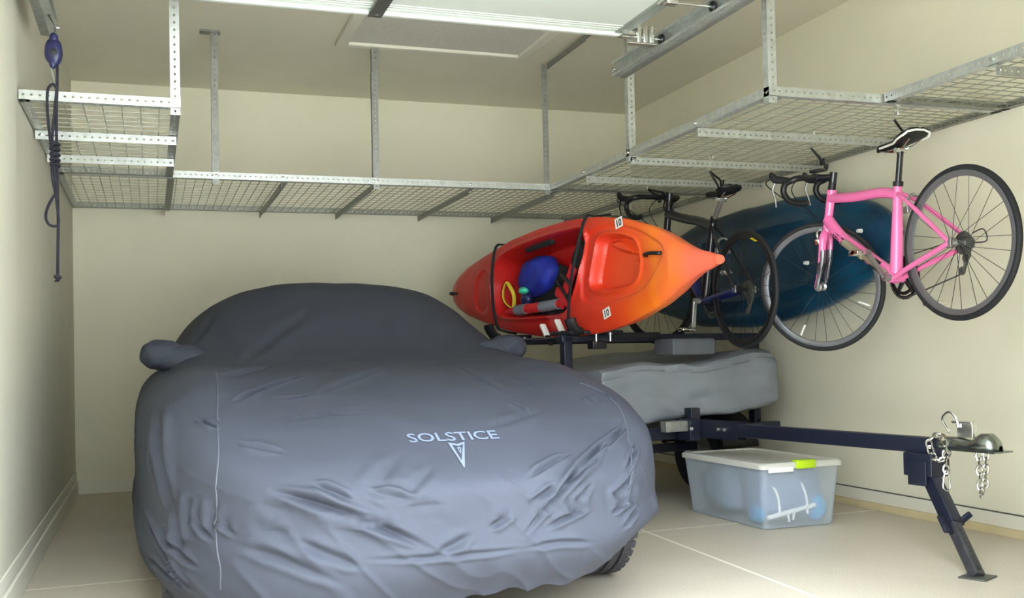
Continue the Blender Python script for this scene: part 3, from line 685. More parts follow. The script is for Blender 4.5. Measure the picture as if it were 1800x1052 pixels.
# ------------------------------------------------------------------ bicycles
def make_bike(name, label, X, G):
    """G: in-plane points (y, z), steering angle, materials"""
    root = thing(name, label, 'bicycle', (X, G['rear'][0], G['rear'][1] - G['r']), 0)
    p3 = lambda q, x=0: Vector((X + x, q[0], q[1]))
    hb, ht = p3(G['hb']), p3(G['ht']); ax = (ht - hb).normalized()
    ST = Matrix.Translation(hb) @ Matrix.Rotation(G['steer'], 4, ax) @ Matrix.Translation(-hb)
    mf, mfk = G['frame'], G['fork']
    bb, st, rear, front = p3(G['bb']), p3(G['st']), p3(G['rear']), p3(G['front'])
    # frame: one tube set as parts
    MB().tube([hb - ax * .01, hb + ax * .02, ht - ax * .02, ht + ax * .012], [.024, .021, .021, .024], 14).build('head_tube', mf, root)
    dt = MB().tube(smooth_path([hb + ax * .035, hb.lerp(bb, .25), hb.lerp(bb, .6), bb], 4), [.027 * G['fat']] * 13, 14, flat=.85).build('down_tube', G.get('down', mf), root)
    tt_ = MB().tube(smooth_path([ht - ax * .03, ht.lerp(st, .35) - Vector((0, 0, .03)), ht.lerp(st, .75) - Vector((0, 0, .018)), st - Vector((0, 0, .03))], 4), [.021 * G['fat']] * 13, 14, flat=.9).build('top_tube', mf, root)
    MB().tube([bb, bb.lerp(st, .5), st + (st - bb).normalized() * .015], [.024 * G['fat'], .021 * G['fat'], .018], 14).build('seat_tube', mf, root)
    MB().cyl(bb - Vector((.036, 0, 0)), bb + Vector((.036, 0, 0)), .023, 20).build('bottom_bracket_shell', mf, root)
    for sx in (-1, 1):
        MB().tube(smooth_path([bb + Vector((sx * .025, -.02, 0)), bb.lerp(rear, .4) + Vector((sx * .036, 0, 0)), rear + Vector((sx * .062, 0, -.004))], 5), [.012] * 11, 10).build('chain_stay', G.get('stay', mf), root)
        MB().tube(smooth_path([st + Vector((sx * .012, -.01, -.03)), st.lerp(rear, .3) + Vector((sx * .034, 0, 0)), rear + Vector((sx * .062, 0, .008))], 5), [.010] * 11, 10).build('seat_stay', G.get('sstay', mf), root)
        MB().box(X + sx * .062 - .003, X + sx * .062 + .003, rear.y - .018, rear.y + .02, rear.z - .02, rear.z + .02, bev=.002).build('dropout', M['alloy'], root)
    # fork
    cr = hb - ax * .04
    fk = MB(); fk.tube([hb - ax * .008, cr], [.019, .021], 12, T=ST)
    for sx in (-1, 1):
        fk.tube(smooth_path([cr + Vector((sx * .008, 0, .012)), cr + Vector((sx * .042, .003, -.02)), cr.lerp(front, .5) + Vector((sx * .047, -.008, 0)), front + Vector((sx * .050, 0, 0))], 6), [.021] * 7 + [.019] * 6 + [.013] * 6, 10, T=ST, flat=.8)
    fko = fk.build('fork', G['fork'], root)
    if G.get('forktip'):
        m_ = MB()
        for sx in (-1, 1):
            a_ = cr.lerp(front, .28) + Vector((sx * .0455, -.004, 0)); m_.tube(smooth_path([a_, cr.lerp(front, .5) + Vector((sx * .047, -.008, 0)), front + Vector((sx * .050, 0, 0))], 6), [.0205] * 5 + [.0195] * 4 + [.0145] * 4, 10, T=ST, flat=.85)
        m_.build('fork_leg_tips', G['forktip'], fko)
    # headset spacers
    MB().tube([ht + ax * .010, ht + ax * .014, ht + ax * .055, ht + ax * .06], [.018, .02, .0185, .016], 14, T=ST).build('headset_spacers', M['black'], root)
    sm = ht + ax * .075
    fw_ = Vector((0, 1, .12)).normalized(); cl = sm + fw_ * .09
    MB().tube([sm - ax * .024, sm + ax * .024], .019, 14, T=ST).tube([sm, cl], [.016, .015], 12, T=ST).tube([cl - Vector((.022, 0, 0)), cl + Vector((.022, 0, 0))], .021, 14, T=ST).build('stem', M['blkfr'] if not G.get('stemmat') else G['stemmat'], root)
    hbm = MB()
    W = .20
    pts = [cl, cl + Vector((.08, 0, 0)), cl + Vector((W - .03, .005, .0)), cl + Vector((W, .03, -.004)), cl + Vector((W, .075, -.02)), cl + Vector((W, .088, -.06)),
           cl + Vector((W + .004, .06, -.105)), cl + Vector((W + .006, .0, -.125)), cl + Vector((W + .006, -.035, -.125))]
    rr = smooth_path(pts, 5); ll = [Vector((2 * cl.x - p.x, p.y, p.z)) for p in rr]
    hbm.tube(rr, [.0155] * len(rr), 10, T=ST); hbm.tube(ll, [.0155] * len(ll), 10, T=ST)
    hbo = hbm.build('handlebar', M['black'], root)
    for sx in (-1, 1):
        hd = cl + Vector((sx * W, .06, -.010))
        hm = MB().tube(smooth_path([hd + Vector((0, -.02, .0)), hd + Vector((0, .03, .012)), hd + Vector((0, .065, .022)), hd + Vector((0, .078, .045)), hd + Vector((0, .072, .055))], 4), [.015, .016, .017, .018, .018, .018, .0185, .019, .019, .019, .018, .017, .016, .015, .013, .011, .008][:17], 10, T=ST)
        ho = hm.build('brake_hood', M['blackf'], hbo)
        MB().tube(smooth_path([hd + Vector((0, .07, .005)), hd + Vector((0, .085, -.03)), hd + Vector((sx * .004, .075, -.075)), hd + Vector((sx * .008, .072, -.115))], 5), [.008] * 8 + [.006] * 8, 8, T=ST, flat=.6).build('brake_lever', G.get('lever', M['alloy']), hbo)
        MB().tube(smooth_path([hd + Vector((0, .07, .03)), hd + Vector((-sx * .03, .13, .01)), hd + Vector((-sx * .12, .10, -.06)), hb + Vector((sx * .01, .05, .05))], 6), .0028, 6, T=ST).build('cable', M['black'], hbo)
    # seat post and saddle
    sp = p3(G['sp']); sd_ = (sp - st).normalized()
    MB().tube([st + sd_ * .005, sp], [.0145, .0145], 14).build('seat_post', G.get('post', M['carbon']), root)
    MB().lathe(st + sd_ * .018, sd_, [(.014, -.012), (.023, -.012), (.023, .01), (.014, .012)], 18).build('seat_collar', M['black'], root)
    sc_ = sp + Vector((0, .0, .055)); tiltM = Matrix.Translation(sc_) @ Matrix.Rotation(R(G.get('stilt', 0)), 4, 'X') @ Matrix.Rotation(R(G.get('syaw', 0)), 4, 'Z')
    sad = MB(); NS, NT = 28, 20; vs = []; fs = []
    for i in range(NS + 1):
        s_ = i / NS; yy = .155 - .285 * s_
        wdt = np.interp(s_, [0, .06, .25, .5, .72, .88, .97, 1], [.006, .019, .022, .032, .062, .072, .058, .02])
        top = np.interp(s_, [0, .1, .5, .8, 1], [-.012, 0, -.004, .008, .018]); dep = np.interp(s_, [0, .1, .6, .9, 1], [.01, .024, .034, .032, .014])
        for j in range(NT):
            a = 2 * PI * j / NT; cx_ = math.cos(a); sz = math.sin(a)
            xx = wdt * math.copysign(abs(cx_) ** .8, cx_); zz = top + (.008 * sz if sz > 0 else dep * sz) - .25 * abs(xx) ** 1.2 * .6
            if sz > 0 and s_ > .3: zz -= .010 * math.exp(-(xx / .012) ** 2)
            vs.append((xx, yy, zz))
    for i in range(NS):
        for j in range(NT): fs.append((i * NT + j, (i + 1) * NT + j, (i + 1) * NT + (j + 1) % NT, i * NT + (j + 1) % NT))
    fs.append(tuple(range(NT))); fs.append(tuple(NS * NT + j for j in range(NT))[::-1])
    sad.add(vs, fs, tiltM); sdo = sad.build('saddle', M['black'], root)
    rl = MB()
    for sx in (-1, 1): rl.tube(smooth_path([(sx * .008, .125, -.022), (sx * .018, .06, -.042), (sx * .022, -.03, -.045), (sx * .035, -.10, -.024)], 5), .0035, 6, T=tiltM)
    rl.build('saddle_rails', M['chrome'], sdo)
    MB().cyl(sp + Vector((-.028, 0, .004)), sp + Vector((.028, 0, .004)), .013, 12).box(X - .026, X + .026, sp.y - .02, sp.y + .02, sp.z + .004, sp.z + .014, bev=.003).build('seat_clamp', M['chrome'], root)
    # edge binding of the saddle
    if G.get('edge'):
        eb = []
        for i in list(range(4, NS + 1)) : 
            s_ = i / NS; yy = .155 - .285 * s_; wdt = np.interp(s_, [0, .06, .25, .5, .72, .88, .97, 1], [.006, .019, .022, .032, .062, .072, .058, .02]); eb.append(Vector((wdt + .001, yy, np.interp(s_, [0, .1, .6, .9, 1], [-.012, -.012, -.02, -.012, .008]))))
        MB().tube(eb + [Vector((-p.x, p.y, p.z)) for p in eb[::-1]], .005, 6, T=tiltM).build('saddle_edge', M['white'], sdo)
    # crank, chainring, pedals
    rg = MB(); xr = X + .045
    for Rr, off in ((.098, 0), (.078, -.007)):
        vs = []; n = 100
        for k in range(n):
            a = 2 * PI * k / n; ro = Rr + (.004 if k % 2 else -.002)
            for r__, o__ in ((ro, -.0012), (ro, .0012), (Rr - .014, .0012), (Rr - .014, -.0012)): vs.append((xr + off + o__, bb.y + r__ * math.cos(a), bb.z + r__ * math.sin(a)))
        rg.add(vs, [(k * 4 + q, ((k + 1) % n) * 4 + q, ((k + 1) % n) * 4 + (q + 1) % 4, k * 4 + (q + 1) % 4) for k in range(n) for q in range(4)])
    for k in range(5):
        a = 2 * PI * k / 5 + .3; rg.tube([(xr, bb.y, bb.z), (xr, bb.y + .088 * math.cos(a), bb.z + .088 * math.sin(a))], [.013, .008], 8)
    rg.build('chainring', M['carbon'], root)
    for sx in (-1, 1):
        ca_ = R(G['crank']) + (0 if sx < 0 else PI); cdv = Vector((0, math.cos(ca_), math.sin(ca_))); cx_ = X + sx * .066
        o3 = Vector((cx_, bb.y, bb.z)); e3 = o3 + cdv * .165
        MB().cyl((X + sx * .03, bb.y, bb.z), (cx_ + sx * .006, bb.y, bb.z), .017, 14).bar(o3, e3, .014, .026, up=(1, 0, 0), bev=.004).cyl(e3 - Vector((.009, 0, 0)), e3 + Vector((.009, 0, 0)), .015, 14).build('crank_arm', G['crankm'], root)
        pc = e3 + Vector((sx * .055, 0, 0))
        MB().cyl(e3, pc + Vector((sx * .03, 0, 0)), .007, 10).box(pc.x - .03, pc.x + .03, pc.y - .035, pc.y + .03, pc.z - .008, pc.z + .008, bev=.004).box(pc.x - .02, pc.x + .02, pc.y + .02, pc.y + .045, pc.z - .012, pc.z - .002, bev=.003).cyl(pc - Vector((.03, 0, 0)), pc + Vector((.03, 0, 0)), .013, 12).build('pedal', M['chrome'], root)
    # chain
    cs = MB(); r1, r2 = .094, .030
    dvec = rear - bb; dvec.x = 0
    ang = math.atan2(dvec.z, dvec.y)
    path = []
    for k in range(13): a = ang - PI / 2 - PI * k / 12; path.append(Vector((xr, bb.y + r1 * math.cos(a), bb.z + r1 * math.sin(a))))
    path = path[::-1]
    pu1 = Vector((xr - .004, rear.y + .012, rear.z - .062)); pu2 = Vector((xr - .004, rear.y + .035, rear.z - .115))
    low = path[-1] if path[-1].z < path[0].z else path[0]
    hi = path[0] if low is path[-1] else path[-1]
    if low is path[0]: path = path[::-1]
    cass = [Vector((xr, rear.y + r2 * math.cos(a), rear.z + r2 * math.sin(a))) for a in (R(80), R(110), R(150), R(190), R(230), R(265))]
    full = path + [pu2 + Vector((0, .01, -.014)), pu2 + Vector((0, -.014, 0)), pu1 + Vector((0, .012, 0))] + cass[::-1]
    cs.tube(full, .0042, 4, closed=True, flat=.7); cs.build('chain', M['darkst'], root)
    cass_m = MB()
    for k in range(9): cass_m.lathe((X + .020 + .0035 * k, rear.y, rear.z), (1, 0, 0), [(.012, -.0008), (.050 - .0032 * k, -.0008), (.050 - .0032 * k, .0008), (.012, .0008)], 30, closed=True)
    cass_m.build('cassette', M['darkst'], root)
    dr = MB().bar(rear + Vector((.05, 0, -.01)), pu1 + Vector((.012, 0, 0)), .014, .02, up=(1, 0, 0), bev=.004).bar(pu1 + Vector((.008, 0, 0)), pu2 + Vector((.008, 0, 0)), .006, .018, up=(1, 0, 0), bev=.002)
    for q in (pu1, pu2): dr.lathe(q, (1, 0, 0), [(.003, -.003), (.018, -.003), (.018, .003), (.003, .003)], 16, closed=True)
    dr.tube(smooth_path([rear + Vector((.05, -.02, .0)), rear + Vector((.055, -.09, .0)), rear + Vector((.05, -.08, .05)), rear + Vector((.05, -.02, .04))], 5), .003, 6)
    dr.build('rear_derailleur', M['darkst'], root)
    # brakes
    bq = st.lerp(rear, .13) ; rt_ = rear + (st - rear).normalized() * (G['r'] + .012)
    MB().torus(rt_, Vector((0, 1, 0)), .034, .007, 20, 6, a0=0, a1=2 * PI).box(rt_.x - .045, rt_.x - .03, rt_.y - .01, rt_.y + .02, rt_.z - .05, rt_.z - .02, bev=.003).box(rt_.x + .03, rt_.x + .045, rt_.y - .01, rt_.y + .02, rt_.z - .05, rt_.z - .02, bev=.003).build('rear_brake', M['alloy'], root)
    ft = cr + Vector((0, .035, -.0))
    MB().torus(ft, Vector((0, 1, 0)), .034, .007, 20, 6, T=ST).box(ft.x - .045, ft.x - .03, ft.y - .012, ft.y + .012, ft.z - .045, ft.z - .015, bev=.003, T=ST).box(ft.x + .03, ft.x + .045, ft.y - .012, ft.y + .012, ft.z - .045, ft.z - .015, bev=.003, T=ST).build('front_brake', M['chrome'], root)
    # wheels
    def wheel(nm, c, T, nsp, dish):
        r = G['r']
        ty = MB().torus(c, (1, 0, 0), r - .0115, .0125, 96, 12, T=T).build(nm, M['rubber'], root)
        MB().lathe(c, (1, 0, 0), [(r - .022, -.010), (r - .022, .010), (r - .030, .0105), (r - .046, .006), (r - .048, 0), (r - .046, -.006), (r - .030, -.0105)], 96, closed=True, T=T).build('rim', G['rim'], ty)
        MB().lathe(c, (1, 0, 0), [(.004, -.048), (.012, -.048), (.012, -.034), (.020, -.033), (.020, -.029), (.011, -.026), (.011, .018), (.022, .022), (.022, .026), (.012, .028), (.012, .048), (.004, .048)], 20, T=T).cyl(Vector(c) - Vector((.058, 0, 0)), Vector(c) + Vector((.058, 0, 0)), .005, 10, T=T).build('hub', M['alloy'] if G.get('hubl') else M['black'], ty)
        for k in range(nsp):
            a = 2 * PI * (k // 2) / (nsp / 2) + (.0 if k % 2 else .22); sx = -1 if k % 2 else 1
            b_ = a + (.30 if (k // 2) % 2 else -.30) * G.get('cross', 1)
            h_ = Vector(c) + Vector((sx * .028, .02 * math.cos(b_ + sx), .02 * math.sin(b_ + sx))); e_ = Vector(c) + Vector((0, (r - .044) * math.cos(a), (r - .044) * math.sin(a)))
            MB().tube([h_, e_], .00125, 5, T=T).build('spoke', M['spoke'], ty)
        return ty
    wr = wheel('rear_wheel', rear, None, G['spokes'], 1)
    wf = wheel('front_wheel', front, ST, G['spokes'], 1)
    return root, dict(X=X, ST=ST, hb=hb, ht=ht, bb=bb, st=st, rear=rear, front=front, dt=dt, tt=tt_, wf=wf, wr=wr, cl=cl, sp=sp, saddle=sdo, sadM=tiltM, top=root, fko=fko)

pk, K = make_bike('bicycle', 'pink road bicycle with drop bars hanging nearest, at the far right', 3.22, dict(
    rear=(3.453, 1.293), front=(4.405, 1.174), bb=(3.845, 1.178), st=(3.818, 1.585), sp=(3.793, 1.745), ht=(4.296, 1.640), hb=(4.336, 1.470), r=.327, steer=R(32),
    frame=M['pink'], fork=M['pink'], forktip=mat('silver_black_fork', (128, 128, 134), .25, .2, rgb2=(26, 26, 30), vscale=9, coat=.5), rim=M['greyal'], crank=48, crankm=M['alloy'], spokes=24, fat=1.25, edge=True, post=M['carbon'], lever=M['alloy'], hubl=True, stilt=-4))
# pump strapped along the down tube, reflectors, marking
a_, b_ = K['hb'].lerp(K['bb'], .38), K['hb'].lerp(K['bb'], .98); off = Vector((-.045, 0, .012))
pm = MB().tube([a_ + off, a_.lerp(b_, .45) + off, a_.lerp(b_, .46) + off, b_ + off], [.018, .018, .011, .011], 12)
pmo = tag(pm.build('bicycle_pump', M['pumpg']), 'champagne metal hand pump strapped along the pink down tube', 'bicycle pump')
MB().tube([a_.lerp(b_, .62) + off * .6, a_.lerp(b_, .75) + off * .6], .024, 12).tube([a_.lerp(b_, .40) + off * .6, a_.lerp(b_, .44) + off * .6], .026, 12).build('pump_strap', M['black'], K['dt'])
def refl(K, whl, ang, rad, m_, T=None, L=.032, name='reflector'):
    c = K['front'] if whl is K['wf'] else K['rear']; r0 = rad
    d = Vector((0, math.cos(R(ang)), math.sin(R(ang)))); tq = Vector((0, -d.z, d.y))
    MB().bar(c + d * (r0 - L / 2) + Vector((-.012, 0, 0)), c + d * (r0 + L / 2) + Vector((-.012, 0, 0)), .008, .016, up=(1, 0, 0), bev=.002, T=T).build(name, m_, whl)
refl(K, K['wf'], -62, .24, M['white'], K['ST'], .06)
refl(K, K['wf'], 205, .24, M['white'], K['ST'], .06)
bm = text_mesh('FELT', .045, bold=.0006)
# bottle-cage style reflective dots omitted; frame lettering laid on the down tube's left side
d_ = (K['bb'] - K['hb']).normalized(); up_ = Vector((-1, 0, 0)).cross(d_); up_ = -up_ if up_.z < 0 else up_
bmesh.ops.triangulate(bm, faces=bm.faces[:]); bm.verts.index_update()
tm = MB(); org = K['hb'].lerp(K['bb'], .24)
tm.add([org + d_ * v_.co.x + up_ * (v_.co.y - .015) + Vector((-.0295, 0, 0)) for v_ in bm.verts], [tuple(v_.index for v_ in f_.verts) for f_ in bm.faces]); bm.free()
tm.build('frame_lettering', M['black'], K['dt'])

bk2, K2 = make_bike('bicycle', 'black and blue road bicycle hanging behind the orange kayak tip', 3.02, dict(
    rear=(4.797, 1.190), front=(5.775, 1.228), bb=(5.21, 1.150), st=(5.10, 1.590), sp=(5.005, 1.70), ht=(5.62, 1.74), hb=(5.66, 1.56), r=.318, steer=R(20),
    frame=M['blkfr'], fork=M['blkfr'], stay=M['blueb'], down=M['blueb'], sstay=M['blkfr'], rim=M['black'], crank=-80, crankm=M['alloy'], spokes=24, fat=1.35, post=M['alloy'], lever=M['black'], stilt=2))
MB().bar(K2['rear'] + Vector((-.016, -.11, .262)), K2['rear'] + Vector((-.016, -.15, .243)), .004, .018, up=(1, 0, 0)).build('rim_label', M['yellow'], K2['wr'])

MB().box(K['cl'].x - .03, K['cl'].x + .03, K['cl'].y - .045, K['cl'].y + .02, K['cl'].z + .024, K['cl'].z + .040, K['ST'], bev=.006).build('bike_computer', M['black'], pk)

def make_hook():
    x, y, z = 0, 0, RZ
    t = thing('bike_hook', '', 'hook', (x, y, z))
    MB().tube(smooth_path([(x, y, z + .028), (x, y, z + .036), (x + .012, y, z + .042), (x + .024, y, z + .034), (x + .024, y, z - .025)], 4), .004, 8).tube([(x, y, z + .03), (x, y, z - .05)], .004, 8).build('hook_shank', M['zinc'], t)
    return t
hooks = [(3.11, 3.70, 'steel hook holding the saddle of the pink bicycle', .06), (3.13, 4.33, 'steel hook holding the handlebar of the pink bicycle', .08),
         (2.96, 5.02, 'steel hook holding the saddle of the black and blue bicycle', .10), (2.90, 5.66, 'steel hook holding the handlebar of the black and blue bicycle', .07)]
tgt = [K['sp'] + Vector((0, -.02, .075)), K['ht'] + Vector((0, .05, .14)), K2['sp'] + Vector((0, .03, .075)), K2['ht'] + Vector((0, .06, .10))]
proto = make_hook(); first = True
for (hx, hy, lab, _), tg in zip(hooks, tgt):
    h = proto if first else copy_tree(proto); first = False
    h.location = (hx, hy, RZ); h['label'] = lab; h['group'] = 'coated hooks on the right rack'
    s_ = Vector((hx, hy, RZ - .045)); e_ = Vector(tg)
    bpy.context.view_layer.update()
    mid = Vector((e_.x + .0, e_.y, e_.z + .01))
    MB().tube(smooth_path([s_, s_.lerp(mid, .6), mid, mid + Vector((.012, .012, -.028)), mid + Vector((.03, .02, -.018)), mid + Vector((.034, .02, .006))], 5), .0058, 8).build('coated_hook_tip', M['black'], h)

# ------------------------------------------------------------------ orange kayak
aK = Vector((.167, -.986, 0)).normalized(); eK = Vector((.986, .167, 0)).normalized(); uK = Vector((0, 0, 1))
TAIL = Vector((1.94, 6.66, 1.285)); LK = 2.70
def kp(s, t, dep):
    z_ = TAIL.z - .006 * s
    return Vector((TAIL.x, TAIL.y, z_)) + aK * s + uK * t + eK * dep
HW_S = [0, .02, .08, .22, .44, .82, 1.16, 1.47, 1.75, 2.0, 2.24, 2.36, 2.45, 2.57, 2.66, 2.70]
HW_V = [.03, .06, .105, .158, .208, .28, .313, .322, .307, .268, .200, .148, .103, .055, .034, .018]
def poly_sd(S, Tq, poly):
    P_ = np.array(poly); n = len(P_); d = np.full(S.shape, 1e9); ins = np.zeros(S.shape, bool)
    for i in range(n):
        a, b = P_[i], P_[(i + 1) % n]; e = b - a; wx = S - a[0]; wy = Tq - a[1]
        tt = np.clip((wx * e[0] + wy * e[1]) / (e @ e), 0, 1); d = np.minimum(d, np.hypot(wx - e[0] * tt, wy - e[1] * tt))
        c = (a[1] > Tq) != (b[1] > Tq); xi = (b[0] - a[0]) * (Tq - a[1]) / (b[1] - a[1] + 1e-12) + a[0]; ins ^= c & (S < xi)
    return np.where(ins, d, -d)
def sm2(poly, k=6): return [(p.x, p.y) for p in smooth_path([(a, b, 0) for a, b in poly], k, closed=True)]
COCK = sm2([(.66, -.15), (.61, -.04), (.63, .07), (.71, .175), (.90, .225), (1.2, .255), (1.5, .265), (1.66, .25), (1.655, .12), (1.60, -.03), (1.53, -.13), (1.43, -.195), (1.1, -.205), (.8, -.195)])
HATCH = sm2([(1.735, .10), (1.77, .185), (1.85, .205), (2.0, .185), (2.11, .14), (2.155, .06), (2.15, -.01), (2.10, -.06), (1.98, -.085), (1.78, -.09), (1.70, -.06), (1.70, 0)])
BOWL = sm2([(1.66, .20), (1.74, .245), (1.9, .255), (2.1, .21), (2.3, .13), (2.37, .08), (2.36, .03), (2.2, -.10), (1.95, -.15), (1.72, -.155), (1.62, -.11), (1.63, .05)])
SC1 = sm2([(.40, -.13), (.37, -.04), (.40, .07), (.48, .13), (.56, .11), (.54, 0), (.56, -.11), (.48, -.16)])
NSK, NVK = 420, 150
sv = np.linspace(0, 1, NSK); sv = LK * (sv); vv = np.linspace(-1, 1, NVK)
S_, V_ = np.meshgrid(sv, vv, indexing='ij'); HWg = np.interp(S_, HW_S, HW_V)
# ease the half-width so that the outline is smooth
ker = np.hanning(21); ker /= ker.sum(); hw1 = np.interp(sv, HW_S, HW_V); pad = np.pad(hw1, 10, mode='edge'); hw_s = np.convolve(pad, ker, 'valid'); hw_s[:8] = hw1[:8]
HWg = np.repeat(hw_s[:, None], NVK, 1)
Tg = HWg * np.sin(V_ * PI / 2) ** 1 * 1.0
Vn = np.clip(np.abs(Tg) / np.maximum(HWg, 1e-6), 0, 1)
crown = .035 + .03 * smst(2.0, 2.5, S_)
deckd = -crown * np.clip(1 - Vn ** 3, 0, 1) ** .6 * np.clip(HWg / .12, .25, 1)
sdC = poly_sd(S_, Tg, COCK); sdH = poly_sd(S_, Tg, HATCH); sdB = poly_sd(S_, Tg, BOWL); sdS = poly_sd(S_, Tg, SC1)
deckd += .017 * smst(-.004, .02, sdB)
deckd += -.014 * np.exp(-(sdC / .012) ** 2) - .008 * np.exp(-((sdH + .004) / .010) ** 2)
flo = .185 + .02 * np.cos(Tg / .2)
deckd += flo * smst(0, .055, sdC) + .060 * smst(0, .026, sdH) + .012 * smst(0, .03, sdS)
deckd -= .03 * smst(0, .02, poly_sd(S_, Tg, sm2([(1.80, .16), (1.92, .17), (2.02, .12), (2.06, .08), (2.0, .085), (1.9, .11)]))) * (sdH > 0)
deckd -= .022 * smst(0, .02, poly_sd(S_, Tg, sm2([(2.03, .05), (2.10, .05), (2.10, -.045), (2.03, -.055)]))) * (sdH > 0)
Dh = np.interp(sv, [0, .1, .3, .7, 1.3, 2.0, 2.35, 2.55, 2.70], [.03, .09, .17, .25, .27, .24, .15, .07, .035])
NH = 60; hv = np.linspace(1, -1, NH + 2)[1:-1]
verts = []; att = []; rows = []
for i in range(NSK):
    row = []
    for j in range(NVK): row.append(kp(sv[i], Tg[i, j], deckd[i, j])); att.append(sv[i] / LK)
    for q in hv:
        tq = math.sin(q * PI / 2); row.append(kp(sv[i], hw_s[i] * tq, Dh[i] * (1 - abs(tq) ** 2.6) ** .55)); att.append(sv[i] / LK)
    verts += row
W_ = NVK + NH; fs = []
for i in range(NSK - 1):
    for j in range(W_): fs.append((i * W_ + j, (i + 1) * W_ + j, (i + 1) * W_ + (j + 1) % W_, i * W_ + (j + 1) % W_))
fs.append(tuple(range(W_))); fs.append(tuple((NSK - 1) * W_ + j for j in range(W_))[::-1])
ky = thing('kayak', 'orange and red sit-in kayak lying on its side on the trailer', 'kayak', tuple(kp(1.35, -.32, .1)))
km = MB(); km.v = verts; km.f = fs; km.att = att
hull = km.build('hull', M['kayak'], ky)
def hnd(s0, s1, t, name='carry_handle'):
    MB().tube(smooth_path([kp(s0, t, -.02), kp(s0 + .005, t, -.05), kp((s0 + s1) / 2, t + .004, -.062), kp(s1 - .005, t, -.05), kp(s1, t, -.02)], 5), .0095, 8).build(name, M['black'], ky)
hnd(2.215, 2.335, .06); hnd(.055, .125, -.005)
MB().lathe(kp(1.60, -.285, -.018), -eK, [(.001, .008), (.012, .008), (.016, .0)], 14).build('fitting', M['black'], ky)
def sticker(s, t, rot=0):
    a0 = MB(); T = Matrix.Translation(kp(s, t, 0))
    dd = float(deckd[np.abs(sv - s).argmin(), np.abs(Tg[np.abs(sv - s).argmin()] - t).argmin()])
    base = kp(s, t, dd - .004); th = R(rot)
    ux = aK * math.cos(th) + uK * math.sin(th); uy = uK * math.cos(th) - aK * math.sin(th)
    def pt(x_, y_, o): return base + ux * x_ + uy * y_ - eK * o
    q = MB().add([pt(-.032, -.026, 0), pt(.032, -.026, 0), pt(.032, .026, 0), pt(-.032, .026, 0), pt(-.032, -.026, .0015), pt(.032, -.026, .0015), pt(.032, .026, .0015), pt(-.032, .026, .0015)],
                 [(0, 1, 2, 3), (4, 7, 6, 5), (0, 4, 5, 1), (1, 5, 6, 2), (2, 6, 7, 3), (3, 7, 4, 0)])
    so_ = q.build('sticker', M['white'], ky, smooth=False)
    bm = text_mesh('10', .05, bold=.0012); bmesh.ops.triangulate(bm, faces=bm.faces[:]); bm.verts.index_update()
    MB().add([pt(v_.co.x, v_.co.y - .018, .0028) for v_ in bm.verts], [tuple(v_.index for v_ in f_.verts) for f_ in bm.faces]).build('number', M['black'], so_, smooth=False); bm.free()
sticker(1.86, -.205, 18); sticker(1.97, .248, 10)
# cockpit fittings
MB().blob(kp(1.50, .07, .06), (.05, .085, .15), 5, .2, 3).build('backrest', M['blackf'], ky)
MB().bar(kp(.95, .215, .03), kp(1.25, .24, .03), .05, .03, up=eK, bev=.01).build('thigh_pad', M['blackf'], ky)

MB().blob(kp(.98, -.03, .14), (.06, .33, .165), 15, .15, 4, boxy=.8).build('seat', M['blackf'], ky)  # seat, oversized and black to put the cockpit's deep shade into colour
def inside(name, label, cat, mb_, m_, grp=None): return tag(mb_.build(name, m_), label, cat, grp)
inside('dry_bag', 'royal blue fabric bag wedged inside the orange kayak cockpit', 'bag', MB().blob(kp(1.0, .045, .085), (.10, .24, .12), 11, .12, 4, fr=1.6, boxy=.9), M['bluef'])
inside('rope_bundle', 'yellow webbing loop hanging at the stern end of the cockpit', 'webbing', MB().tube(smooth_path([kp(.70, .03, .02), kp(.66, -.03, .02), kp(.68, -.09, .02), kp(.76, -.13, .03), kp(.78, -.06, .03), kp(.75, .0, .02)], 5, closed=True), .012, 8, closed=True, flat=.5), M['yellowf'])
bt = thing('water_bottle', 'small dark bottle with green cap in the kayak cockpit', 'bottle', tuple(kp(.95, -.05, .0)))
MB().blob(kp(.95, -.085, .02), (.035, .05, .045), 2, .1, 3).build('bottle_body', M['navy'], bt)
MB().blob(kp(.95, -.035, -.0), (.03, .045, .022), 3, .1, 3).build('cap', M['green'], bt)
vt = thing('life_vest', 'red, grey and black life vest stuffed low in the kayak cockpit', 'life vest', tuple(kp(1.15, -.18, .05)))
pts = [kp(.72, -.155, .01), kp(.95, -.145, -.0), kp(1.2, -.14, .0), kp(1.42, -.125, .02)]
sp_ = smooth_path(pts, 6)
MB().tube(sp_, [.018 + .012 * math.sin(PI * i / (len(sp_) - 1)) for i in range(len(sp_))], 10).build('panel', M['red'], vt)
MB().tube(sp_[4:8], .032, 10).build('grey_band', M['grey'], vt)
MB().tube(sp_[11:16], .032, 10).build('grey_band', M['grey'], vt)
MB().blob(kp(1.12, -.18, .09), (.06, .28, .05), 6, .25, 3).build('lining', M['blackf'], vt)  # black lining, enlarged to stand in for shade low inside the cockpit
MB().bar(kp(1.37, -.15, -.005), kp(1.54, .06, -.02), .06, .02, up=eK, bev=.006).bar(kp(1.34, -.06, -.01), kp(1.50, -.15, -.02), .05, .02, up=eK, bev=.006).build('shoulder_strap', M['red'], vt)
MB().bar(kp(1.38, .0, -.034), kp(1.50, -.12, -.034), .018, .01, up=eK).bar(kp(1.42, .03, -.030), kp(1.53, -.04, -.034), .022, .01, up=eK).build('buckle_strap', M['black'], vt)

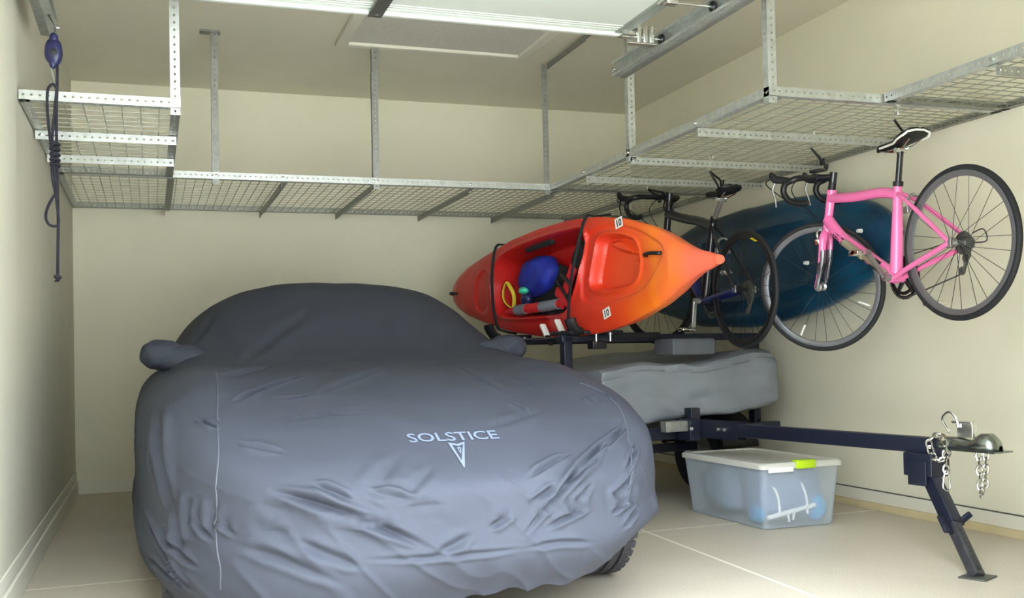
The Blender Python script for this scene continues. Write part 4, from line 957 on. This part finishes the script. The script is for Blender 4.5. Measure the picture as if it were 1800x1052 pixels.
def tiestrap(s_top, s_bot, lab, zbar=.965):
    pts = [kp(s_top, .33 if s_top > 1 else .27, .12), kp(s_top, float(np.interp(s_top, HW_S, HW_V)) + .006, .02), kp(s_top, float(np.interp(s_top, HW_S, HW_V)) - .01, -.045),
           kp((s_top * 2 + s_bot) / 3, .1, -.075), kp((s_top + s_bot * 2) / 3, -.08, -.075), kp(s_bot, -float(np.interp(s_bot, HW_S, HW_V)) + .02, -.05), kp(s_bot, -float(np.interp(s_bot, HW_S, HW_V)) - .012, .0), kp(s_bot + .01, -float(np.interp(s_bot, HW_S, HW_V)) - .03, .08)]
    return tag(MB().tube(smooth_path(pts, 6), .010, 6, flat=.35).build('tie_down_strap', M['blackf']), lab, 'strap', 'black straps over the orange kayak')
tiestrap(1.70, 1.52, 'black strap over the orange kayak between cockpit and bow recess')
tiestrap(.70, .70, 'black strap over the orange kayak at its stern end')

# ------------------------------------------------------------------ teal kayak on edge against the right wall
tk = thing('kayak', 'dark teal kayak on edge behind both bicycles by the wall', 'kayak', (3.46, 5.6, .99))
TS = [0, .02, .09, .20, .36, .6, .88, 1.34, 1.9, 2.5, 2.85, 3.0]; TV = [.03, .07, .14, .20, .26, .315, .345, .365, .34, .22, .09, .01]
ts = np.linspace(0, 3.0, 160); tw = np.interp(ts, TS, TV); kk = np.hanning(9); kk /= kk.sum(); tw2 = np.convolve(np.pad(tw, 4, mode='edge'), kk, 'valid'); tw2[:3] = tw[:3]
td = np.interp(ts, [0, .1, .4, 1, 2, 2.8, 3], [.03, .06, .095, .11, .11, .07, .01])
vs = []; n = 64
for i in range(160):
    zc = 1.42 - .055 * min(ts[i], 1.2) / 1.2
    for j in range(n):
        a = 2 * PI * j / n; cx_, sz = math.cos(a), math.sin(a)
        dx = td[i] * math.copysign(abs(cx_) ** .75, cx_); tt = sz
        if cx_ < 0:
            dx += .018 * math.exp(-((abs(tt) - .72) / .1) ** 2) * (tw2[i] > .15)      # moulded channel round the deck
            if .5 < ts[i] < 1.9 and abs(tt) < .55: dx += .03 * min(1, (ts[i] - .5) * 6, (1.9 - ts[i]) * 6) * min(1, (.55 - abs(tt)) * 6)
        vs.append((3.475 + dx * .98, 4.12 + ts[i], zc + tw2[i] * tt))
fs = [(i * n + j, (i + 1) * n + j, (i + 1) * n + (j + 1) % n, i * n + (j + 1) % n) for i in range(159) for j in range(n)]
fs.append(tuple(range(n))); fs.append(tuple(159 * n + j for j in range(n))[::-1])
MB().add(vs, fs).build('hull', M['hullt'], tk)
for y_, z_ in ((4.75, 1.33), (4.3, 1.45)): MB().lathe((3.475 - .10, y_, z_), (-1, 0, 0), [(.001, .006), (.009, .005), (.012, -.02)], 12).build('fitting', M['white'], tk)
tag(MB().box(3.34, 3.46, 5.0, 5.5, .985, 1.02, bev=.008).build('foam_block', M['pouch']), 'dark foam pad under the teal kayak edge', 'foam pad') if False else None

# ------------------------------------------------------------------ trailer (its own frame, turned 9.6 degrees)
TO = Vector((2.75, 4.80, 0)); TA = R(9.6)
TM = Matrix.Translation(TO) @ Matrix.Rotation(TA, 4, 'Z')
tr = thing('boat_trailer', 'low black steel kayak trailer with long tongue pointing forward', 'trailer', TO, TA)
def tl(x, y, z): return TM @ Vector((x, y, z))
MB().box(-.028, .028, -1.50, .12, .428, .492, TM, bev=.004).build('tongue', M['blackst'], tr)
MB().box(-.022, .022, .10, .62, .432, .486, TM, bev=.003).box(-.24, -.03, .0, .05, .445, .500, TM, bev=.003).build('inner_tongue', M['galvd'], tr)
MB().box(-.034, -.028, -.30, .08, .41, .50, TM).box(.028, .034, -.30, .08, .41, .50, TM).box(-.10, -.034, -.02, .10, .395, .505, TM, bev=.004).build('bracket_plate', M['blackst'], tr, smooth=False)
for y_ in (.03, -.04, -.17, -.215):
    MB().lathe(tl(-.036 if y_ < -.1 else -.104, y_, .46), TM.to_3x3() @ Vector((-1, 0, 0)), [(.001, .008), (.009, .008), (.010, 0)], 8).build('bolt', M['zinc'], tr)
MB().box(-.56, .66, .12, .18, .395, .455, TM, bev=.004).build('front_crossmember', M['blackst'], tr)
for x_ in (-.50, .42):
    MB().box(x_ - .025, x_ + .025, .18, 1.9, .40, .455, TM, bev=.004).build('side_rail', M['blackst'], tr)
MB().box(-.53, .53, .70, .75, .26, .31, TM, bev=.004).build('axle', M['blackst'], tr)
MB().box(-.52, .60, 1.85, 1.9, .40, .455, TM).build('rear_crossmember', M['blackst'], tr, smooth=False)
MB().box(-.03, .03, .055, .115, .455, .56, TM, bev=.003).build('front_upright', M['blackst'], tr)
for x_ in (-.56, .765):
    up = MB().box(x_ - .026, x_ + .026, .42, .47, .43, .955, TM, bev=.003).box(min(x_, x_ - .0), max(x_, x_) + .001, .4, .47, .43, .45, TM)
    up.build('upright', M['blackst'], tr)
MB().box(-.60, .80, .42, .47, .925, .965, TM, bev=.004).build('crossbar', M['blackst'], tr)
MB().box(-.62, .80, 1.22, 1.26, .925, .965, TM, bev=.004).build('crossbar', M['blackst'], tr)
for x_ in (-.58, .77): MB().box(x_ - .022, x_ + .022, 1.22, 1.26, .43, .93, TM).build('upright', M['blackst'], tr, smooth=False)
MB().tube([tl(-.56, .47, .945), tl(-.60, 1.22, .945)], .012, 8).build('tie_rod', M['blackst'], tr)
MB().box(-.60, -.26, .33, .55, .965, .985, TM, bev=.006).box(-.30, .05, .40, .49, .935, .975, TM, bev=.012).build('crossbar_pad', M['blackf'], tr)
def cradle(x, y):
    s_ = MB()
    s_.box(x - .10, x + .12, y - .035, y + .035, .965, .985, TM, bev=.008)
    s_.tube(smooth_path([tl(x - .10, y, .97), tl(x - .13, y, .985), tl(x - .155, y, 1.02), tl(x - .165, y, 1.05)], 4), .016, 8, flat=2)
    s_.box(x - .04, x + .05, y - .03, y + .03, .885, .93, TM, bev=.006)
    o = s_.build('kayak_cradle', M['black'], tr)
    for q in (-.03, .06): MB().cyl(tl(x + q, y - .045, .925), tl(x + q, y - .045, .970), .006, 8).cyl(tl(x + q, y - .045, .962), tl(x + q, y - .045, .972), .013, 10).build('cradle_bolt', M['alloy'], o)
    return o
c1 = cradle(-.44, .33); c2 = cradle(-.47, 1.20)
for (s_, t_, a_) in ((1.25, -.245, -52), (1.41, -.225, -52), (.63, -.245, -50)):
    base = kp(s_, t_, -.055); th = R(a_); dv = aK * math.cos(th) + uK * math.sin(th)
    bo = MB().bar(base, base + dv * .085, .018, .036, up=eK, bev=.005).build('cam_buckle', M['white'], tr)
    MB().bar(base + dv * .08, base + dv * .15, .014, .028, up=eK, bev=.004).build('buckle_strap', M['blackf'], bo)
# wheels with fenders
for x_ in (-.62, .60):
    c = tl(x_, .72, .24)
    axd = TM.to_3x3() @ Vector((1, 0, 0))
    w_ = MB().lathe(c, axd, [(.13, -.055), (.17, -.065), (.215, -.062), (.235, -.05), (.24, -.02), (.233, -.016), (.24, -.012), (.24, .012), (.233, .016), (.24, .02), (.235, .05), (.215, .062), (.17, .065), (.13, .055)], 48, closed=True).build('trailer_wheel', M['rubber'], tr)
    MB().lathe(c, axd, [(.02, -.03), (.05, -.045), (.06, -.02), (.11, -.02), (.13, -.05)], 32).build('wheel_rim', M['alloy'], w_)
    fd = MB(); vs = []; k_ = 24
    for i in range(k_ + 1):
        a = R(8) + R(164) * i / k_
        for xx, rr_ in ((-.10, .22), (-.10, .26), (.03, .275), (.17, .26), (.17, .22)): vs.append(tl(x_ + xx, .72 + rr_ * 1.15 * math.cos(a), .25 + rr_ * math.sin(a)))
    fd.add(vs, [(i * 5 + j, (i + 1) * 5 + j, (i + 1) * 5 + j + 1, i * 5 + j + 1) for i in range(k_) for j in range(4)])
    fd.build('fender', M['black'], tr, solid=.004)
# coupler at the nose of the tongue
yc = -1.50
cp = MB(); vs = []; NS = 20; NT = 16
for i in range(NS + 1):
    s_ = i / NS; yy = yc + .02 - .26 * s_
    wd_ = np.interp(s_, [0, .35, .6, .75, .9, 1], [.034, .034, .040, .046, .040, .012]); tz = np.interp(s_, [0, .3, .55, .7, .85, .95, 1], [.500, .500, .490, .520, .522, .500, .478])
    for j in range(NT):
        a = PI * j / (NT - 1); vs.append(tl(wd_ * math.cos(a), yy, .455 + (tz - .455) * math.sin(a) ** .6))
cp.add(vs, [(i * NT + j, (i + 1) * NT + j, (i + 1) * NT + j + 1, i * NT + j + 1) for i in range(NS) for j in range(NT - 1)])
cp.box(-.055, .055, yc - .25, yc - .02, .452, .456, TM)
cpo = cp.build('coupler', mat('worn_chrome', (150, 156, 152), .25, .95, var=.2, vscale=40), tr, solid=.003)
MB().box(-.014, .014, yc - .13, yc - .06, .50, .56, TM, bev=.003).box(-.02, .02, yc - .13, yc - .04, .555, .565, TM, bev=.002).build('latch', M['zinc'], cpo)
MB().tube(smooth_path([tl(-.02, yc - .03, .52), tl(-.02, yc + .0, .57), tl(-.02, yc - .03, .60), tl(-.02, yc - .06, .58), tl(-.02, yc - .07, .54)], 5), .005, 8).build('safety_pin', M['chrome'], cpo)
# folding jack leg
jr = MB().box(-.055, .055, -1.47, -1.33, .335, .43, TM, bev=.006).box(-.065, -.055, -1.45, -1.36, .30, .40, TM, bev=.003)
jr.build('jack_mount', M['blackst'], tr)
jt = tl(0, -1.40, .37); jf = Vector((2.888, 3.06, .004)); jd = (jf - jt).normalized(); jm = jt.lerp(jf, .55)
MB().bar(jt - jd * .02, jm, .055, .055, up=TM.to_3x3() @ Vector((1, 0, 0)), bev=.004).build('jack_leg', M['blackst'], tr)
il = MB().bar(jm - jd * .02, jf, .042, .042, up=TM.to_3x3() @ Vector((1, 0, 0)), bev=.003).build('jack_extension', mat('worn_black_steel', (62, 62, 66), .45, .3, var=.2, vscale=30), tr)
hx = TM.to_3x3() @ Vector((1, 0, 0)); hn = jd.cross(hx).normalized(); hn = -hn if hn.y > 0 else hn
hm = MB()
for k in range(7):
    q = jm + (jf - jm) * (.16 + .085 * k) + hn * .0218; hm.lathe(q, hn, [(.0005, 0), (.0065, 0), (.0065, -.003)], 10)
q = jm + (jf - jm) * .90 + hn * .0218; hm.lathe(q, hn, [(.0005, 0), (.010, 0), (.010, -.003)], 10)
hm.build('adjustment_holes', M['black'], il)
MB().box(-.055, .055, -.05, .05, 0, .006, Matrix.Translation((jf.x, jf.y, 0)) @ Matrix.Rotation(R(25), 4, 'Z'), bev=.001).build('jack_foot', M['darkst'], tr)
MB().bar(jm - hx * .05 + hn * .0, jm + hx * .055, .014, .014).bar(jm - hx * .034 - jd * .04, jm - hx * .034 + jd * .035, .012, .06, up=hx, bev=.003).bar(jm + hx * .03 + hn * .02, jm + hx * .06 + hn * .05 - jd * .01, .016, .022, bev=.003).build('locking_pin', M['blackst'], tr)

# safety chains
def chain(label, pts, link=.034, wr=.0042, tail=None):
    t = thing('safety_chain', label, 'chain', tuple(pts[-1]), 0, 'safety chains on the trailer coupler')
    P_ = [Vector(p) for p in pts]; seg = [(P_[i + 1] - P_[i]).length for i in range(len(P_) - 1)]; L = sum(seg); n = max(2, int(L / (link * .78)))
    for k in range(n):
        d = (k + .5) / n * L; i = 0
        while d > seg[i] and i < len(seg) - 1: d -= seg[i]; i += 1
        c = P_[i].lerp(P_[i + 1], min(1, d / seg[i])); dv = (P_[i + 1] - P_[i]).normalized(); s_ = dv.orthogonal().normalized(); s2 = dv.cross(s_); a = s_ if k % 2 else s2
        pp = []
        for q in range(14):
            an = 2 * PI * q / 14; pp.append(c + dv * (link * .55 * math.cos(an)) + a * (.011 * math.sin(an)))
        MB().tube(pp, wr, 6, closed=True).build('link', M['chrome'], t)
    if tail == 'clip':
        e = P_[-1]; pp = smooth_path([e + Vector((0, 0, .012)), e + Vector((.010, 0, -.005)), e + Vector((.018, 0, -.05)), e + Vector((.008, 0, -.068)), e + Vector((-.008, 0, -.068)), e + Vector((-.018, 0, -.05)), e + Vector((-.010, 0, -.005))], 4, closed=True)
        MB().tube(pp, .0035, 8, closed=True).build('spring_clip', M['chrome'], t)
    return t
e0 = tl(-.045, -1.53, .45)
chain('short chrome chain with spring clip hanging under the coupler', [e0, e0 + Vector((0, 0, -.09))], tail='clip')
e1 = tl(-.02, -1.66, .45)
chain('left strand of chrome chain hanging below the coupler nose', [e1, e1 + Vector((.002, 0, -.17))])
e2 = e1 + Vector((.035, .0, .0))
chain('right strand of chrome chain hanging below the coupler nose', [e2, e2 + Vector((-.01, 0, -.13)), e2 + Vector((-.02, .002, -.16))])
wrap = [tl(-.050 - .006 * math.sin(3 * a), -1.50 + .040 * math.cos(a), .458 + .050 * math.sin(a)) for a in [R(15 * k) for k in range(25)]]
chain('coil of chrome chain wrapped around the tongue beside the coupler', wrap)

# ------------------------------------------------------------------ grey covered load on the lower deck
NL, NP = 150, 120
vs = []; x0, x1, y0, y1_ = -.50, .70, .17, 1.75
for i in range(NL + 1):
    s_ = i / NL; xx = x0 + (x1 - x0) * s_
    zt = .785 + .08 * s_ + .012 * math.sin(s_ * 9); zb = .455 + .075 * s_ ** 1.5
    endf = (1 - abs(2 * s_ - 1) ** 26) ** .5 if True else 1
    for j in range(NP):
        a = 2 * PI * j / NP + .001; ca, sa = math.cos(a), math.sin(a); e_ = 16
        r_ = (abs(ca) ** e_ + abs(sa) ** e_) ** (-1 / e_)
        yy = (y0 + y1_) / 2 + (y1_ - y0) / 2 * ca * r_ * (.985 + .015 * endf); zz = (zt + zb) / 2 + (zt - zb) / 2 * sa * r_ * (.95 + .05 * endf)
        xq = xx
        if xx > x1 - .02: xq += .012 * math.cos(2 * (zz - .6) / .2)
        p = tl(xq, yy, zz)
        dn = .030 * noise.noise(Vector((xx * 2.6, zz * 7, yy * 3))) + .016 * noise.noise(Vector((xx * 6, zz * 16, 3 + yy * 5)))
        dn += -.016 * math.exp(-((zz - (zt - .045 - .012 * math.sin(xx * 7))) / .010) ** 2) * (ca < -.3)
        sgn = TM.to_3x3() @ Vector((0, ca * r_, sa * r_)).normalized(); vs.append(p + sgn * (dn - .008))
fs = [(i * NP + j, (i + 1) * NP + j, (i + 1) * NP + (j + 1) % NP, i * NP + (j + 1) % NP) for i in range(NL) for j in range(NP)]
fs.append(tuple(range(NP))); fs.append(tuple(NL * NP + j for j in range(NP))[::-1])
ld = MB().add(vs, fs)
ldo = tag(ld.build('tarp_covered_load', M['load']), 'long grey vinyl covered load lying across the low trailer deck', 'covered load')
inside('folded_pouch', 'small charcoal fabric pouch resting on top of the grey covered load', 'pouch', MB().box(-.15, .15, .22, .40, .842, .935, TM @ Matrix.Translation((.14, 0, 0)), bev=.015), M['pouch'])
tagm = MB().add([tl(-.06, .145, .475), tl(.01, .145, .482), tl(-.03, .150, .425), tl(-.06, .149, .475), tl(.01, .149, .482), tl(-.03, .154, .425)], [(0, 1, 2), (3, 5, 4), (0, 3, 4, 1), (1, 4, 5, 2), (2, 5, 3, 0)])
inside('paper_tag', 'small pale triangular tag under the edge of the grey covered load', 'tag', tagm, M['tan'])

# ------------------------------------------------------------------ plastic storage bin
BX, BY, BR = 2.95, 4.60, R(1.5)
bn = thing('storage_bin', 'clear plastic storage bin with lid and lime latch on the floor', 'storage bin', (BX, BY, 0), BR)
BM = Matrix.Translation((BX, BY, 0)) @ Matrix.Rotation(BR, 4, 'Z')
def rrect(hx_, hy_, r_, z_, k=6):
    out = []
    for cx_, cy_, a0 in ((hx_ - r_, hy_ - r_, 0), (-hx_ + r_, hy_ - r_, PI / 2), (-hx_ + r_, -hy_ + r_, PI), (hx_ - r_, -hy_ + r_, 1.5 * PI)):
        for q in range(k + 1): a = a0 + PI / 2 * q / k; out.append((cx_ + r_ * math.cos(a), cy_ + r_ * math.sin(a), z_))
    return out
def loft(rings, cap0=True, cap1=True):
    m_ = MB(); n = len(rings[0]); vs = [BM @ Vector(p) for r_ in rings for p in r_]
    fs = [(i * n + j, i * n + (j + 1) % n, (i + 1) * n + (j + 1) % n, (i + 1) * n + j) for i in range(len(rings) - 1) for j in range(n)]
    if cap0: fs.append(tuple(range(n))[::-1])
    if cap1: fs.append(tuple((len(rings) - 1) * n + j for j in range(n)))
    return m_.add(vs, fs)
loft([rrect(.196, .335, .03, .004), rrect(.200, .340, .03, .010), rrect(.214, .352, .03, .15), rrect(.228, .366, .03, .300)], True, False).build('tub', M['frost'], bn)
loft([rrect(.238, .378, .035, .292), rrect(.240, .380, .035, .312), rrect(.232, .372, .035, .320), rrect(.205, .345, .03, .320), rrect(.200, .340, .03, .314), ], False, True).build('lid', M['lid'], bn)
MB().box(-.045, .065, -.389, -.372, .288, .326, BM, bev=.006).box(-.045, .065, -.386, -.345, .320, .329, BM, bev=.003).build('latch', M['lime'], bn)
MB().box(-.20, -.06, -.382, -.376, .276, .300, BM, bev=.002).build('rim_label', M['white'], bn)
inside('folded_cloth', 'bluish grey folded cloth seen through the bin front', 'cloth', MB().blob(BM @ Vector((.01, -.165, .158)), (.165, .135, .128), 31, .12, 4, fr=1.8, boxy=.5), mat('slate_blue_cloth', (104, 120, 160), .8, var=.12, vscale=10))
inside('folded_cloth', 'teal grey cloth heap seen through the long side of the bin', 'cloth', MB().blob(BM @ Vector((-.005, .155, .150)), (.160, .140, .120), 32, .14, 4, fr=2.4, boxy=.5), mat('teal_grey_cloth', (96, 128, 140), .8, rgb2=(140, 140, 170), vscale=7))
inside('plastic_bag', 'bright cyan bag low in the right corner of the bin', 'bag', MB().blob(BM @ Vector((.135, -.275, .085)), (.05, .05, .07), 33, .2, 3), mat('cyan_plastic', (60, 160, 215), .5))
inside('plastic_bag', 'cyan bag low behind the left long side of the bin', 'bag', MB().blob(BM @ Vector((-.15, -.20, .06)), (.03, .06, .05), 34, .2, 3), mat('cyan_plastic_dark', (50, 140, 185), .5))
hn_ = MB().tube([BM @ Vector((-.17, -.322, .055)), BM @ Vector((.10, -.322, .10))], .012, 8)
for xx in (-.115, .045): hn_.tube(smooth_path([BM @ Vector((xx - .02, -.322, .20 if xx < 0 else .21)), BM @ Vector((xx, -.325, .16)), BM @ Vector((xx + .008, -.325, .11)), BM @ Vector((xx + .01, -.325, .06))], 4), .007, 8)
hn_.tube([BM @ Vector((-.06, -.325, .07)), BM @ Vector((-.05, -.325, .03))], .006, 6).tube([BM @ Vector((-.02, -.325, .08)), BM @ Vector((-.03, -.325, .035))], .006, 6)
inside('plastic_rack', 'white plastic handle frame pressed against the bin front', 'plastic frame', hn_, M['white'])
